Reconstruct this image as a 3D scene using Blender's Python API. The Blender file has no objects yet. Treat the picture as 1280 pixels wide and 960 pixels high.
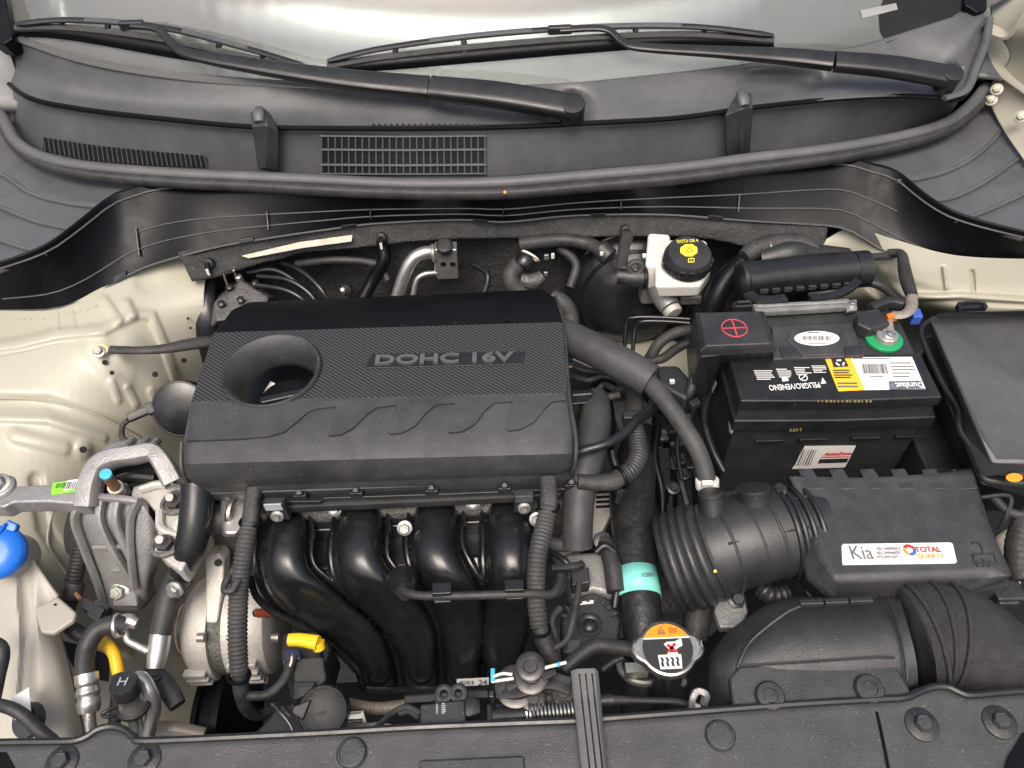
import bpy, bmesh, math, random
import numpy as np
from mathutils import Vector, Matrix
V = Vector
random.seed(7)
S = bpy.context.scene
COL = S.collection
rad = math.radians

# ---------------- camera ----------------
F0 = 950.0                      # focal length in pixels of the 1280 x 960 photograph
CAM = V((0, -0.5943, 0.66))
MW = Matrix.Translation(CAM) @ Matrix.Rotation(rad(42), 4, 'X') @ Matrix.Rotation(rad(-2.4), 4, 'Z')
cd = bpy.data.cameras.new('camera')
cd.sensor_width = 36; cd.lens = 36 * F0 / 1280; cd.clip_start = 0.02; cd.clip_end = 2000
cam = bpy.data.objects.new('camera', cd); COL.objects.link(cam); cam.matrix_world = MW
S.camera = cam
# ---------------- sky, sun, exposure ----------------
w = bpy.data.worlds.new('World'); S.world = w; w.use_nodes = True
nt = w.node_tree; bg = nt.nodes['Background']; sky = nt.nodes.new('ShaderNodeTexSky')
sky.sky_type = 'NISHITA'; sky.sun_disc = False
SUN_EL, SUN_AZ = rad(63), rad(192)           # azimuth clockwise from +Y
sky.sun_elevation = SUN_EL; sky.sun_rotation = SUN_AZ
sky.air_density = 0.8; sky.dust_density = 9.0; sky.ozone_density = 0.6
nt.links.new(sky.outputs[0], bg.inputs[0]); bg.inputs[1].default_value = 0.15
sl = bpy.data.lights.new('sun', 'SUN'); sl.energy = 0.9; sl.angle = rad(32); sl.color = (1, 0.985, 0.96)
sun = bpy.data.objects.new('sun', sl); COL.objects.link(sun)
sd = V((math.sin(SUN_AZ) * math.cos(SUN_EL), math.cos(SUN_AZ) * math.cos(SUN_EL), math.sin(SUN_EL)))
sun.rotation_euler = sd.to_track_quat('Z', 'Y').to_euler(); sun.location = sd * 3
vs = S.view_settings; vs.view_transform = 'Standard'; vs.look = 'None'; vs.gamma = 1
vs.exposure = 0.42; vs.use_curve_mapping = False

# ---------------- pixel -> place helpers ----------------
RR, UU, FF = (MW.to_3x3() @ V(a) for a in ((1, 0, 0), (0, 1, 0), (0, 0, -1)))
def ray(px, py): return FF * F0 + RR * (px - 640) - UU * (py - 480)
def Z(px, py, z): d = ray(px, py); return CAM + d * ((z - CAM.z) / d.z)
def Y(px, py, y): d = ray(px, py); return CAM + d * ((y - CAM.y) / d.y)
def X(px, py, x): d = ray(px, py); return CAM + d * ((x - CAM.x) / d.x)
def PL(px, py, p, n): d = ray(px, py); return CAM + d * ((p - CAM).dot(n) / d.dot(n))
def Zs(*a): return [Z(*q) for q in a]
def mmpx(p): return (p - CAM).dot(FF) / F0       # metres per photo pixel at a point
GP = V((0, 0.469, 0.13)); GA = rad(28); GN = V((0, -math.sin(GA), math.cos(GA)))
def G(px, py, off=0.0): return PL(px, py, GP + GN * off, GN)
# ---------------- materials ----------------
MATS = {}
def nodes(name):
    m = bpy.data.materials.new(name); m.use_nodes = True
    n = m.node_tree.nodes; return m, n, m.node_tree.links, n['Principled BSDF']
def mat(name, col, rough=.5, metal=0., spec=.5, var=.25, vscale=14, grain=0., gscale=900, dust=0., dustcol=(.22, .22, .215),
        rvar=.12, coat=0., trans=0., streak=False, bump2=0., b2scale=60, aniso=0.):
    m, n, l, b = nodes(name)
    tc = n.new('ShaderNodeTexCoord'); src = tc.outputs['Object']
    if streak:
        mp = n.new('ShaderNodeMapping'); mp.inputs['Scale'].default_value = (1, 1, .15); l.new(src, mp.inputs[0]); src = mp.outputs[0]
    nz = n.new('ShaderNodeTexNoise'); nz.inputs['Scale'].default_value = vscale; nz.inputs['Detail'].default_value = 6; nz.inputs['Roughness'].default_value = .65
    l.new(src, nz.inputs['Vector'])
    mr = n.new('ShaderNodeMapRange'); mr.inputs[1].default_value = .3; mr.inputs[2].default_value = .7
    mr.inputs[3].default_value = 1 - var; mr.inputs[4].default_value = 1 + var; l.new(nz.outputs[0], mr.inputs[0])
    mx = n.new('ShaderNodeMix'); mx.data_type = 'RGBA'; mx.blend_type = 'MULTIPLY'; mx.inputs[0].default_value = 1
    mx.inputs[6].default_value = (*col, 1); l.new(mr.outputs[0], mx.inputs[7]); out = mx.outputs[2]
    if dust:
        nd = n.new('ShaderNodeTexNoise'); nd.inputs['Scale'].default_value = 38; nd.inputs['Detail'].default_value = 9; nd.inputs['Roughness'].default_value = .75
        l.new(tc.outputs['Object'], nd.inputs['Vector'])
        dr = n.new('ShaderNodeMapRange'); dr.inputs[1].default_value = .42; dr.inputs[2].default_value = .8; dr.inputs[4].default_value = dust; l.new(nd.outputs[0], dr.inputs[0])
        dm = n.new('ShaderNodeMix'); dm.data_type = 'RGBA'; l.new(dr.outputs[0], dm.inputs[0]); l.new(out, dm.inputs[6]); dm.inputs[7].default_value = (*dustcol, 1)
        out = dm.outputs[2]
        ns = n.new('ShaderNodeTexNoise'); ns.inputs['Scale'].default_value = 330; ns.inputs['Detail'].default_value = 3; l.new(tc.outputs['Object'], ns.inputs['Vector'])
        sr = n.new('ShaderNodeMapRange'); sr.inputs[1].default_value = .66; sr.inputs[2].default_value = .74; sr.inputs[4].default_value = min(.5, dust * 3.5); l.new(ns.outputs[0], sr.inputs[0])
        sm = n.new('ShaderNodeMix'); sm.data_type = 'RGBA'; l.new(sr.outputs[0], sm.inputs[0]); l.new(out, sm.inputs[6]); sm.inputs[7].default_value = (*dustcol, 1); out = sm.outputs[2]
    l.new(out, b.inputs['Base Color'])
    rr = n.new('ShaderNodeMapRange'); rr.inputs[1].default_value = .3; rr.inputs[2].default_value = .7
    rr.inputs[3].default_value = max(.02, rough - rvar); rr.inputs[4].default_value = min(1, rough + rvar)
    n2 = n.new('ShaderNodeTexNoise'); n2.inputs['Scale'].default_value = vscale * 1.6; n2.inputs['Detail'].default_value = 10; n2.inputs['Roughness'].default_value = .7; n2.inputs['Distortion'].default_value = .8
    l.new(tc.outputs['Object'], n2.inputs['Vector']); l.new(n2.outputs[0], rr.inputs[0]); l.new(rr.outputs[0], b.inputs['Roughness'])
    b.inputs['Metallic'].default_value = metal; b.inputs['Specular IOR Level'].default_value = spec
    b.inputs['Coat Weight'].default_value = coat
    b.inputs['Transmission Weight'].default_value = trans
    last = None
    for st, sc, det in ((grain, gscale, 2), (bump2, b2scale, 5)):
        if st:
            g = n.new('ShaderNodeTexNoise'); g.inputs['Scale'].default_value = sc; g.inputs['Detail'].default_value = det
            l.new(tc.outputs['Object'], g.inputs['Vector'])
            bp = n.new('ShaderNodeBump'); bp.inputs['Strength'].default_value = st; bp.inputs['Distance'].default_value = .001 if sc > 300 else .004
            l.new(g.outputs[0], bp.inputs['Height'])
            if last: l.new(last, bp.inputs['Normal'])
            last = bp.outputs[0]
    if last: l.new(last, b.inputs['Normal'])
    MATS[name] = m; return m
plas = mat('black_plastic', (.020, .021, .022), .42, spec=.6, grain=.35, dust=.10)
plasg = mat('grey_black_plastic', (.030, .031, .0325), .46, spec=.65, grain=.5, dust=.15, gscale=1100, rvar=.17, vscale=10, var=.32, dustcol=(.2, .2, .2))
cowlm = mat('cowl_plastic', (.078, .081, .086), .38, grain=.25, dust=.14, var=.25, vscale=8, rvar=.15)
trimm = mat('trim_plastic', (.004, .0045, .006), .36, grain=.10, dust=.012, spec=.16)
satin = mat('satin_black', (.012, .013, .014), .33, grain=.1, dust=.06)
gloss = mat('gloss_black', (.009, .0095, .011), .27, rvar=.09, dust=.045, spec=.6, bump2=.05, b2scale=45, var=.3, grain=.05, gscale=350)
rubber = mat('rubber', (.022, .022, .023), .55, grain=.3, gscale=500, dust=.16)
rubberg = mat('dusty_rubber', (.038, .038, .037), .62, grain=.4, gscale=400, dust=.16)
hosem = mat('foam_hose', (.042, .042, .044), .55, grain=.3, gscale=600, dust=.10)
sealm = mat('seal_rubber', (.085, .086, .089), .50, grain=.3, dust=.12, vscale=7)
foam = mat('foam', (.045, .045, .045), .9, grain=.9, gscale=260, dust=.2, spec=.2)
felt = mat('firewall_felt', (.035, .035, .036), .9, grain=.8, gscale=200, dust=.15, spec=.15, bump2=.5, b2scale=18)
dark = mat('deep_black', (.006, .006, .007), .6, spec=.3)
cream = mat('cream_paint', (.385, .378, .305), .34, spec=.4, var=.06, dust=.20, dustcol=(.42, .38, .26), coat=.15, vscale=5)
cast = mat('cast_aluminium', (.33, .33, .325), .52, metal=.55, grain=.7, gscale=420, var=.18, vscale=30, dust=.12, dustcol=(.2, .19, .17))
casts = mat('pale_cast_aluminium', (.50, .485, .445), .48, metal=.2, grain=.7, gscale=420, var=.14, vscale=30, dust=.18, dustcol=(.28, .24, .17))
alu = mat('aluminium', (.62, .61, .58), .36, metal=.85, grain=.25, gscale=500, var=.15, vscale=40)
steel = mat('steel', (.5, .49, .46), .3, metal=.95, var=.2, vscale=60)
zinc = mat('zinc', (.42, .42, .39), .45, metal=.8, var=.25, vscale=90)
dirty = mat('dirty_metal', (.13, .125, .12), .6, metal=.35, grain=.7, gscale=300, dust=.5, var=.4, vscale=50)
brassy = mat('cream_washer', (.62, .52, .3), .5)
copper = mat('copper', (.42, .09, .045), .4, metal=.5, var=.4, vscale=200)
white = mat('white_print', (.78, .78, .75), .45, var=.04)
nylon = mat('nylon', (.74, .73, .66), .4, var=.05)
tank = mat('tank_plastic', (.36, .35, .30), .42, var=.08, dust=.16, dustcol=(.4, .36, .27), vscale=6)
grey_print = mat('grey_print', (.12, .12, .12), .6, var=.05)
black_print = mat('black_print', (.02, .02, .02), .6, var=.05)
red = mat('red_print', (.6, .025, .03), .5, var=.05)
pink = mat('pink_red_print', (.55, .06, .09), .5, var=.1)
orange = mat('orange', (.85, .29, .01), .45, var=.06)
yellow = mat('yellow', (.9, .62, .02), .35, var=.06)
byellow = mat('cap_yellow', (.80, .75, .05), .4, var=.04)
lyellow = mat('label_yellow', (.85, .50, .03), .4, var=.04)
green = mat('green_label', (.24, .70, .04), .5, var=.05)
greenp = mat('green_felt', (.01, .28, .10), .55, var=.1)
teal = mat('teal_label', (.22, .68, .60), .45, var=.05)
cyan = mat('cyan_paint', (.05, .42, .62), .5)
blue = mat('blue_plastic', (.012, .15, .62), .28, var=.06)
blueprint = mat('blue_print', (.05, .12, .5), .5)
rust = mat('rust', (.25, .13, .07), .7, metal=.2, var=.4, vscale=120)
braid = mat('braid', (.33, .30, .26), .6, metal=.5, grain=1, gscale=700, var=.4, vscale=300)
ytape = mat('yellow_tape', (.80, .48, .015), .4, var=.1)
fuzz = mat('fuzzy_sleeve', (.035, .035, .036), .9, spec=.2, grain=1., gscale=700, dust=.35, dustcol=(.1, .1, .1))
gold_print = mat('gold_print', (.35, .28, .12), .5)
silver_print = mat('silver_print', (.4, .42, .45), .4)
cable = mat('cable_tape', (.028, .028, .027), .6, grain=.6, gscale=350, dust=.16, var=.35, vscale=60)
def glassmat():
    m, n, l, b = nodes('windshield_glass'); n.remove(b)
    tr = n.new('ShaderNodeBsdfTransparent'); tr.inputs[0].default_value = (.72, .78, .76, 1)
    gl = n.new('ShaderNodeBsdfGlossy'); gl.inputs['Roughness'].default_value = .012; gl.inputs[0].default_value = (.9, .9, .9, 1)
    fr = n.new('ShaderNodeFresnel'); fr.inputs[0].default_value = 2.2
    df = n.new('ShaderNodeBsdfDiffuse'); df.inputs[0].default_value = (.62, .62, .61, 1)   # pale diffuse haze, paints in the bright sky reflection
    m2 = n.new('ShaderNodeMixShader'); m2.inputs[0].default_value = .17
    mx = n.new('ShaderNodeMixShader'); l.new(fr.outputs[0], mx.inputs[0]); l.new(tr.outputs[0], mx.inputs[1]); l.new(gl.outputs[0], mx.inputs[2])
    l.new(mx.outputs[0], m2.inputs[1]); l.new(df.outputs[0], m2.inputs[2]); l.new(m2.outputs[0], n['Material Output'].inputs[0])
    return m
glass = glassmat()
def carbonmat():
    m, n, l, b = nodes('carbon_pattern')
    tc = n.new('ShaderNodeTexCoord'); mp = n.new('ShaderNodeMapping'); mp.inputs['Rotation'].default_value = (0, 0, rad(38))
    l.new(tc.outputs['Object'], mp.inputs[0])
    wv = n.new('ShaderNodeTexWave'); wv.bands_direction = 'Y'; wv.inputs['Scale'].default_value = 80; wv.inputs['Distortion'].default_value = 0.15
    l.new(mp.outputs[0], wv.inputs[0])
    cr = n.new('ShaderNodeMix'); cr.data_type = 'RGBA'; cr.inputs[6].default_value = (.010, .010, .011, 1); cr.inputs[7].default_value = (.055, .055, .057, 1)
    l.new(wv.outputs[1], cr.inputs[0]); l.new(cr.outputs[2], b.inputs['Base Color'])
    nz = n.new('ShaderNodeTexNoise'); nz.inputs['Scale'].default_value = 700; l.new(tc.outputs['Object'], nz.inputs[0])
    ad = n.new('ShaderNodeMath'); ad.operation = 'MULTIPLY_ADD'; ad.inputs[1].default_value = .25; l.new(nz.outputs[0], ad.inputs[0]); l.new(wv.outputs[1], ad.inputs[2])
    bp = n.new('ShaderNodeBump'); bp.inputs['Strength'].default_value = .45; bp.inputs['Distance'].default_value = .0012; l.new(ad.outputs[0], bp.inputs['Height'])
    l.new(bp.outputs[0], b.inputs['Normal']); b.inputs['Roughness'].default_value = .42
    return m
carbon = carbonmat()

# ---------------- mesh helpers: every one returns (verts, faces) ----------------
def catmull(pts, k, closed=False):
    n = len(pts)
    if n < 3 and not closed:
        return [pts[0].lerp(pts[-1], i / k) for i in range(k + 1)]
    out = []
    rng = n if closed else n - 1
    for i in range(rng):
        if closed: p0, p1, p2, p3 = (pts[(i + j) % n] for j in (-1, 0, 1, 2))
        else:
            p1, p2 = pts[i], pts[i + 1]
            p0 = pts[i - 1] if i else p1 * 2 - p2
            p3 = pts[i + 2] if i + 2 < n else p2 * 2 - p1
        for j in range(k):
            t = j / k
            out.append(0.5 * ((2 * p1) + (p2 - p0) * t + (2 * p0 - 5 * p1 + 4 * p2 - p3) * t * t + (3 * p1 - p0 - 3 * p2 + p3) * t ** 3))
    if not closed: out.append(pts[-1].copy())
    return out
def arc_resample(pts, n):
    L = [0.]
    for a, b in zip(pts, pts[1:]): L.append(L[-1] + (b - a).length)
    out = []; j = 0
    for i in range(n):
        s = L[-1] * i / (n - 1)
        while j < len(L) - 2 and L[j + 1] < s: j += 1
        d = L[j + 1] - L[j]
        out.append(pts[j].lerp(pts[j + 1], (s - L[j]) / d if d else 0))
    return out
def loft(rings, closed=True, cap=True):
    n = len(rings[0]); v = [p for r in rings for p in r]; f = []
    for i in range(len(rings) - 1):
        for j in range(n if closed else n - 1):
            k = (j + 1) % n
            f.append((i * n + j, i * n + k, (i + 1) * n + k, (i + 1) * n + j))
    if cap and closed:
        f.append(tuple(reversed(range(n)))); f.append(tuple((len(rings) - 1) * n + j for j in range(n)))
    return v, f
def tube(path, r, n=10, k=6, corr=None, flat=1., up=None, sq=2., cap=True, smooth=True):
    """sweep of a (super)ellipse along a path; r a number or one radius per path point; corr=(pitch, amplitude) makes it ribbed"""
    rs = list(r) if isinstance(r, (list, tuple)) else [r] * len(path)
    p4 = [V((*p, 0)) for p in path]
    for q, rr in zip(p4, rs): q.w = rr
    c = catmull(p4, k) if smooth else p4
    if corr:
        L = sum(((b - a).to_3d().length for a, b in zip(c, c[1:])))
        m = max(4, int(L / corr[0])) * 4
        c = arc_resample(c, m + 1)
        for i, q in enumerate(c): q.w *= 1 + corr[1] * (1, .55, -.75, .55)[i % 4] if i not in (0, m) else 1
    P = [q.to_3d() for q in c]
    T = [((P[min(i + 1, len(P) - 1)] - P[max(i - 1, 0)]).normalized()) for i in range(len(P))]
    u = up.copy() if up is not None else (V((0, 0, 1)) if abs(T[0].z) < .9 else V((0, 1, 0)))
    rings = []
    for i, p in enumerate(P):
        t = T[i]
        if up is not None: u = up
        u = (u - t * u.dot(t)).normalized(); s = t.cross(u).normalized()
        ring = []
        for j in range(n):
            a = 2 * math.pi * j / n; ca, sa = math.cos(a), math.sin(a)
            x = math.copysign(abs(ca) ** (2 / sq), ca); y = math.copysign(abs(sa) ** (2 / sq), sa)
            ring.append(p + s * (x * c[i].w) + u * (y * c[i].w * flat))
        rings.append(ring)
    return loft(rings, True, cap)
def prism(top, vec, taper=1.0):
    c = sum(top, V((0, 0, 0))) / len(top); n = len(top)
    bot = [c + (p - c) * taper + vec for p in top]
    return loft([bot, top])
def frustum(bot, top): return loft([bot, top])
def plate(px, z, th, taper=1.0): return prism([Z(a, b, z) for a, b in px], V((0, 0, -th)), taper)
def axes(d, ref=None):
    d = d.normalized(); r = ref if ref is not None else (V((0, 0, 1)) if abs(d.z) < .9 else V((1, 0, 0)))
    u = (r - d * r.dot(d)).normalized(); return u, d.cross(u)
def lathe(p, d, prof, n=24, ref=None, cap=True):
    d = d.normalized(); u, s = axes(d, ref)
    return loft([[p + d * h + (u * math.cos(2 * math.pi * j / n) + s * math.sin(2 * math.pi * j / n)) * max(r, 1e-5) for j in range(n)] for r, h in prof], True, cap)
def cyl(a, b, r, r2=None, n=20): return lathe(a, b - a, [(r, 0), (r if r2 is None else r2, (b - a).length)], n)
def disc(p, d, r, h, n=24): return lathe(p, d, [(r, 0), (r, h * .8), (r * .96, h)], n)
def bolt(p, d, r):
    """flanged hexagon head sitting at p, pointing along d"""
    a = lathe(p, d, [(r * 1.45, -.001), (r * 1.45, r * .22), (r * 1.2, r * .35)], 20)
    b = lathe(p, d, [(r, r * .2), (r, r * 1.0), (r * .85, r * 1.15)], 6)
    c = lathe(p, d, [(r * .55, r * 1.1), (r * .5, r * 1.35)], 12)
    return join(a, b, c)
def box(c, sx, sy, sz, rot=None):
    v = []; m = rot or Matrix.Identity(3)
    for z in (-1, 1):
        for x, y in ((-1, -1), (1, -1), (1, 1), (-1, 1)): v.append(c + m @ V((x * sx / 2, y * sy / 2, z * sz / 2)))
    return v, [(3, 2, 1, 0), (4, 5, 6, 7), (0, 1, 5, 4), (1, 2, 6, 5), (2, 3, 7, 6), (3, 0, 4, 7)]
def join(*ps):
    v = []; f = []
    for a, b in ps:
        o = len(v); v += a; f += [tuple(i + o for i in q) for q in b]
    return v, f
def torus(p, d, R, r, n=28, m=8, ref=None):
    u, s = axes(d, ref); d = d.normalized(); v = []; f = []
    for i in range(n):
        a = 2 * math.pi * i / n; e = u * math.cos(a) + s * math.sin(a)
        for j in range(m):
            b = 2 * math.pi * j / m; v.append(p + e * (R + r * math.cos(b)) + d * r * math.sin(b))
    for i in range(n):
        for j in range(m):
            f.append((i * m + j, ((i + 1) % n) * m + j, ((i + 1) % n) * m + (j + 1) % m, i * m + (j + 1) % m))
    return v, f
def segdist(p, a, b):
    ab = b - a; t = max(0, min(1, (p - a).dot(ab) / max(ab.length_squared, 1e-9))); return (p - a - ab * t).length
def pxsurf(curves, nu, nv, bumps=(), proj=None, smooth=True, arc=True):
    """surface through curves of (px, py, height); bumps = [(polyline px, width px, amplitude m)] are pressed into the sheet"""
    rows = []
    for c in curves:
        q = [V(p) for p in c]
        if smooth and len(q) > 2: q = catmull(q, 8)
        rows.append(arc_resample(q, nu) if arc else q)
    cols = []
    for j in range(nu):
        q = [r[j] for r in rows]
        cols.append(catmull(q, 8) if len(q) > 2 else q)
        cols[-1] = arc_resample(cols[-1], nv)
    pj = proj or Z
    bumps = [(l, wd, am, min(q[0] for q in l) - wd * 2.4, max(q[0] for q in l) + wd * 2.4, min(q[1] for q in l) - wd * 2.4, max(q[1] for q in l) + wd * 2.4) for l, wd, am in bumps]
    v = []; f = []
    for i in range(nv):
        for j in range(nu):
            q = cols[j][i].copy(); p2 = V((q.x, q.y)); dz = 0
            for line, wd, am, bx0, bx1, by0, by1 in bumps:
                if not (bx0 < q.x < bx1 and by0 < q.y < by1): continue
                dd = min((segdist(p2, V(a), V(b)) for a, b in zip(line, line[1:])), default=0) if len(line) > 1 else (p2 - V(line[0])).length
                if dd < wd * 2.4: dz += am * .5 * (1 - math.tanh((dd - wd * .8) / (wd * .32)))
            v.append(pj(q.x, q.y, q.z + dz))
    for i in range(nv - 1):
        for j in range(nu - 1):
            f.append((i * nu + j, (i + 1) * nu + j, (i + 1) * nu + j + 1, i * nu + j + 1))
    return v, f
def text(s, A, B, H, n, ext=.0002, off=.0006, bold=0., spacing=1., shear=0.):
    cu = bpy.data.curves.new('t', 'FONT'); cu.body = s; cu.offset = bold; cu.space_character = spacing; cu.shear = shear
    cu.resolution_u = 3
    ob = bpy.data.objects.new('t', cu); COL.objects.link(ob)
    dg = bpy.context.evaluated_depsgraph_get(); me = bpy.data.meshes.new_from_object(ob.evaluated_get(dg))
    vs_ = [v.co.copy() for v in me.vertices]; fs = [tuple(p.vertices) for p in me.polygons]
    bpy.data.objects.remove(ob); bpy.data.curves.remove(cu); bpy.data.meshes.remove(me)
    x0 = min(v.x for v in vs_); x1 = max(v.x for v in vs_); y0 = min(v.y for v in vs_); y1 = max(v.y for v in vs_)
    ex = (B - A); wdt = ex.length; ex.normalize(); n = (n - ex * n.dot(ex)).normalized(); ey = n.cross(ex)
    base = [A + ex * ((v.x - x0) / (x1 - x0) * wdt) + ey * ((v.y - y0) / (y1 - y0) * H) + n * off for v in vs_]
    N = len(base); v2 = base + [p + n * ext for p in base]
    f2 = [tuple(reversed(q)) for q in fs] + [tuple(i + N for i in q) for q in fs]
    ed = {}
    for q in fs:
        for a, b in zip(q, q[1:] + q[:1]): ed[(a, b)] = ed.get((a, b), 0) + 1
    for (a, b) in ed:
        if (b, a) not in ed: f2.append((a, b, b + N, a + N))
    return v2, f2
# ---------------- scene objects ----------------
WL = {}
def thing(name, label, cat, at, group=None):
    o = bpy.data.objects.new(name, None); COL.objects.link(o); o.location = at; o.empty_display_size = .02
    o['label'] = label; o['category'] = cat
    if group: o['group'] = group
    WL[o] = V(at); return o
def mk(name, prims, m, parent=None, bevel=0, bseg=2, smooth=40, label=None, cat=None, group=None, kind=None, solid=0, sub=0, soff=-1):
    v, f = prims if isinstance(prims, tuple) else join(*prims)
    lo = V((min(p.x for p in v), min(p.y for p in v), min(p.z for p in v))); hi = V((max(p.x for p in v), max(p.y for p in v), max(p.z for p in v)))
    c = (lo + hi) / 2
    me = bpy.data.meshes.new(name); me.from_pydata([tuple(p - c) for p in v], [], f); me.validate()
    bm = bmesh.new(); bm.from_mesh(me)
    if not solid: bmesh.ops.recalc_face_normals(bm, faces=bm.faces)
    bm.to_mesh(me); bm.free()
    me.materials.append(m)
    for p in me.polygons: p.use_smooth = True
    me.set_sharp_from_angle(angle=rad(smooth))
    o = bpy.data.objects.new(name, me); COL.objects.link(o)
    WL[o] = c
    if parent: o.parent = parent; o.location = c - WL[parent]
    else: o.location = c
    if solid:
        md = o.modifiers.new('thickness', 'SOLIDIFY'); md.thickness = solid; md.offset = soff
    if bevel:
        md = o.modifiers.new('edge', 'BEVEL'); md.width = bevel; md.segments = bseg; md.limit_method = 'ANGLE'; md.angle_limit = rad(35); md.harden_normals = True
    if sub:
        md = o.modifiers.new('smooth', 'SUBSURF'); md.levels = sub; md.render_levels = sub
    if label: o['label'] = label
    if cat: o['category'] = cat
    if group: o['group'] = group
    if kind: o['kind'] = kind
    return o
def cut(o, cutter_prim):
    """drill a real hole: boolean difference, baked into the mesh"""
    cme = bpy.data.meshes.new('c'); cme.from_pydata([tuple(p) for p in cutter_prim[0]], [], cutter_prim[1])
    bm = bmesh.new(); bm.from_mesh(cme); bmesh.ops.recalc_face_normals(bm, faces=bm.faces); bm.to_mesh(cme); bm.free()
    c = bpy.data.objects.new('c', cme); COL.objects.link(c)
    par = o.parent; loc = o.location.copy(); o.parent = None; o.location = WL[o]
    md = o.modifiers.new('b', 'BOOLEAN'); md.object = c; md.operation = 'DIFFERENCE'; md.solver = 'EXACT'
    bpy.context.view_layer.update()
    dg = bpy.context.evaluated_depsgraph_get(); new = bpy.data.meshes.new_from_object(o.evaluated_get(dg))
    for k in list(o.modifiers): o.modifiers.remove(k)
    old = o.data; o.data = new; new.name = old.name; bpy.data.meshes.remove(old)
    new.set_sharp_from_angle(angle=rad(40))
    o.parent = par; o.location = loc
    bpy.data.objects.remove(c); bpy.data.meshes.remove(cme)
UPZ = V((0, 0, 1))
def toward_(p, k): return p + (CAM - p).normalized() * k
# =============== the setting: floor, bulkhead, painted inner wings ===============
mk('bay_floor', box(V((0, .15, -.62)), 2.2, 2.0, .02), dark, kind='structure')
mk('firewall', pxsurf([[(150, 250, .36), (400, 250, .36), (700, 250, .36), (900, 250, .37), (1080, 250, .37)],
                       [(150, 330, .355), (400, 330, .35), (700, 330, .35), (900, 330, .36), (1080, 330, .36)],
                       [(180, 430, .33), (400, 430, .33), (700, 430, .33), (900, 430, .34), (1080, 430, .34)],
                       [(250, 640, .32), (400, 640, .32), (700, 640, .32), (900, 640, .32), (1000, 640, .32)]], 60, 40,
   bumps=[([(520, 300), (500, 420)], 40, -.012), ([(600, 300), (610, 420)], 25, .014), ([(660, 300), (640, 400)], 60, -.01), ([(430, 330)], 40, .012)],
   proj=Y), felt, kind='structure', solid=.01)
lw = [[(-120, 330, -.02), (0, 350, -.02), (120, 330, -.02), (190, 310, -.02), (300, 290, -.02)],
      [(-120, 400, -.035), (0, 400, -.035), (120, 385, -.035), (190, 350, -.035), (262, 330, -.04)],
      [(-120, 470, -.05), (0, 455, -.05), (120, 435, -.055), (190, 400, -.06), (255, 390, -.075)],
      [(-120, 540, -.065), (0, 530, -.08), (100, 520, -.10), (190, 500, -.14), (262, 480, -.20)],
      [(-120, 620, -.09), (0, 610, -.115), (90, 600, -.15), (170, 600, -.22), (262, 590, -.32)],
      [(-120, 720, -.12), (0, 720, -.16), (90, 720, -.22), (170, 720, -.31), (270, 700, -.42)],
      [(-120, 860, -.17), (0, 860, -.22), (110, 860, -.30), (200, 860, -.37), (275, 830, -.46)],
      [(-120, 1000, -.22), (0, 1000, -.27), (110, 1000, -.34), (180, 1000, -.40), (250, 1000, -.48)]]
lwb = [([(-60, 440), (20, 430), (70, 418), (130, 412), (165, 395), (158, 380)], 7, .010),
       ([(165, 392), (190, 395), (205, 430), (225, 490)], 6, .008),
       ([(130, 375), (148, 400)], 6, .007), ([(165, 440), (200, 470)], 22, .013), ([(185, 350)], 16, -.008),
       ([(120, 430), (150, 470)], 20, .008), ([(-60, 500), (60, 505), (150, 535), (185, 560)], 10, -.010),
       ([(-60, 520), (60, 525), (130, 548)], 5, .006), ([(20, 545), (80, 560)], 9, .008), ([(104, 562)], 12, .010),
       ([(45, 600), (55, 660), (85, 700)], 9, -.010), ([(190, 490), (200, 512)], 6, .006), ([(160, 485), (170, 505)], 5, .006), ([(140, 478), (148, 500)], 5, .005),
       ([(70, 392), (72, 412)], 3, .003), ([(95, 388), (98, 408)], 3, -.003), ([(30, 700), (60, 760)], 16, .01), ([(60, 820), (110, 800), (160, 815)], 6, .008)]
la = mk('inner_wing_left', pxsurf(lw, 280, 330, bumps=[(l, w_ * 1.15, a * .38) for l, w_, a in lwb]), cream, kind='structure', solid=.002)
mk('drilled_hole', [disc(Z(q[0], q[1], q[2] + .002), V((.3, -.2, 1)), q[3], .002, 14) for q in ((230, 451, -.098, .0035),)], dark, la)
for (x, y, z, r) in ((131, 453, -.068, .0035), (140, 466, -.074, .003), (194, 468, -.088, .004), (104, 562, -.125, .0045), (44, 714, -.165, .004), (240, 383, -.071, .002), (235, 398, -.077, .002), (238, 410, -.083, .002)):
    p = Z(x, y, z); d = (CAM - p).normalized(); mk('drilled_hole', disc(p + d * .006, d, r, .0015, 14), dark, la)
lz = lambda x, y: Z(x, y, 0)
def wingz(x, y):
    rows_ = [interp([(p[0], p[2]) for p in r], x) for r in lw]; ys = [interp([(p[0], p[1]) for p in r], x) for r in lw]
    return interp(list(zip(ys, rows_)), y)
def interp(pts, x):
    for (x0, y0), (x1, y1) in zip(pts, pts[1:]):
        if x0 <= x <= x1: return y0 + (y1 - y0) * (x - x0) / (x1 - x0)
    return pts[0][1] if x < pts[0][0] else pts[-1][1]
for line in ([(-20, 448), (30, 440), (75, 430), (130, 424), (160, 410)], [(-20, 497), (50, 500), (120, 518), (170, 545), (190, 560)], [(160, 398), (188, 402), (200, 430), (222, 492)], [(150, 372), (160, 396)], [(68, 632), (60, 680), (84, 720), (92, 760)]):
    mk('sealer_bead', tube([toward_(Z(x, y, wingz(x, y)), .002) for x, y in line], .0016, 6, 6), cream, la)
rws_ = random.Random(11)
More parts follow.
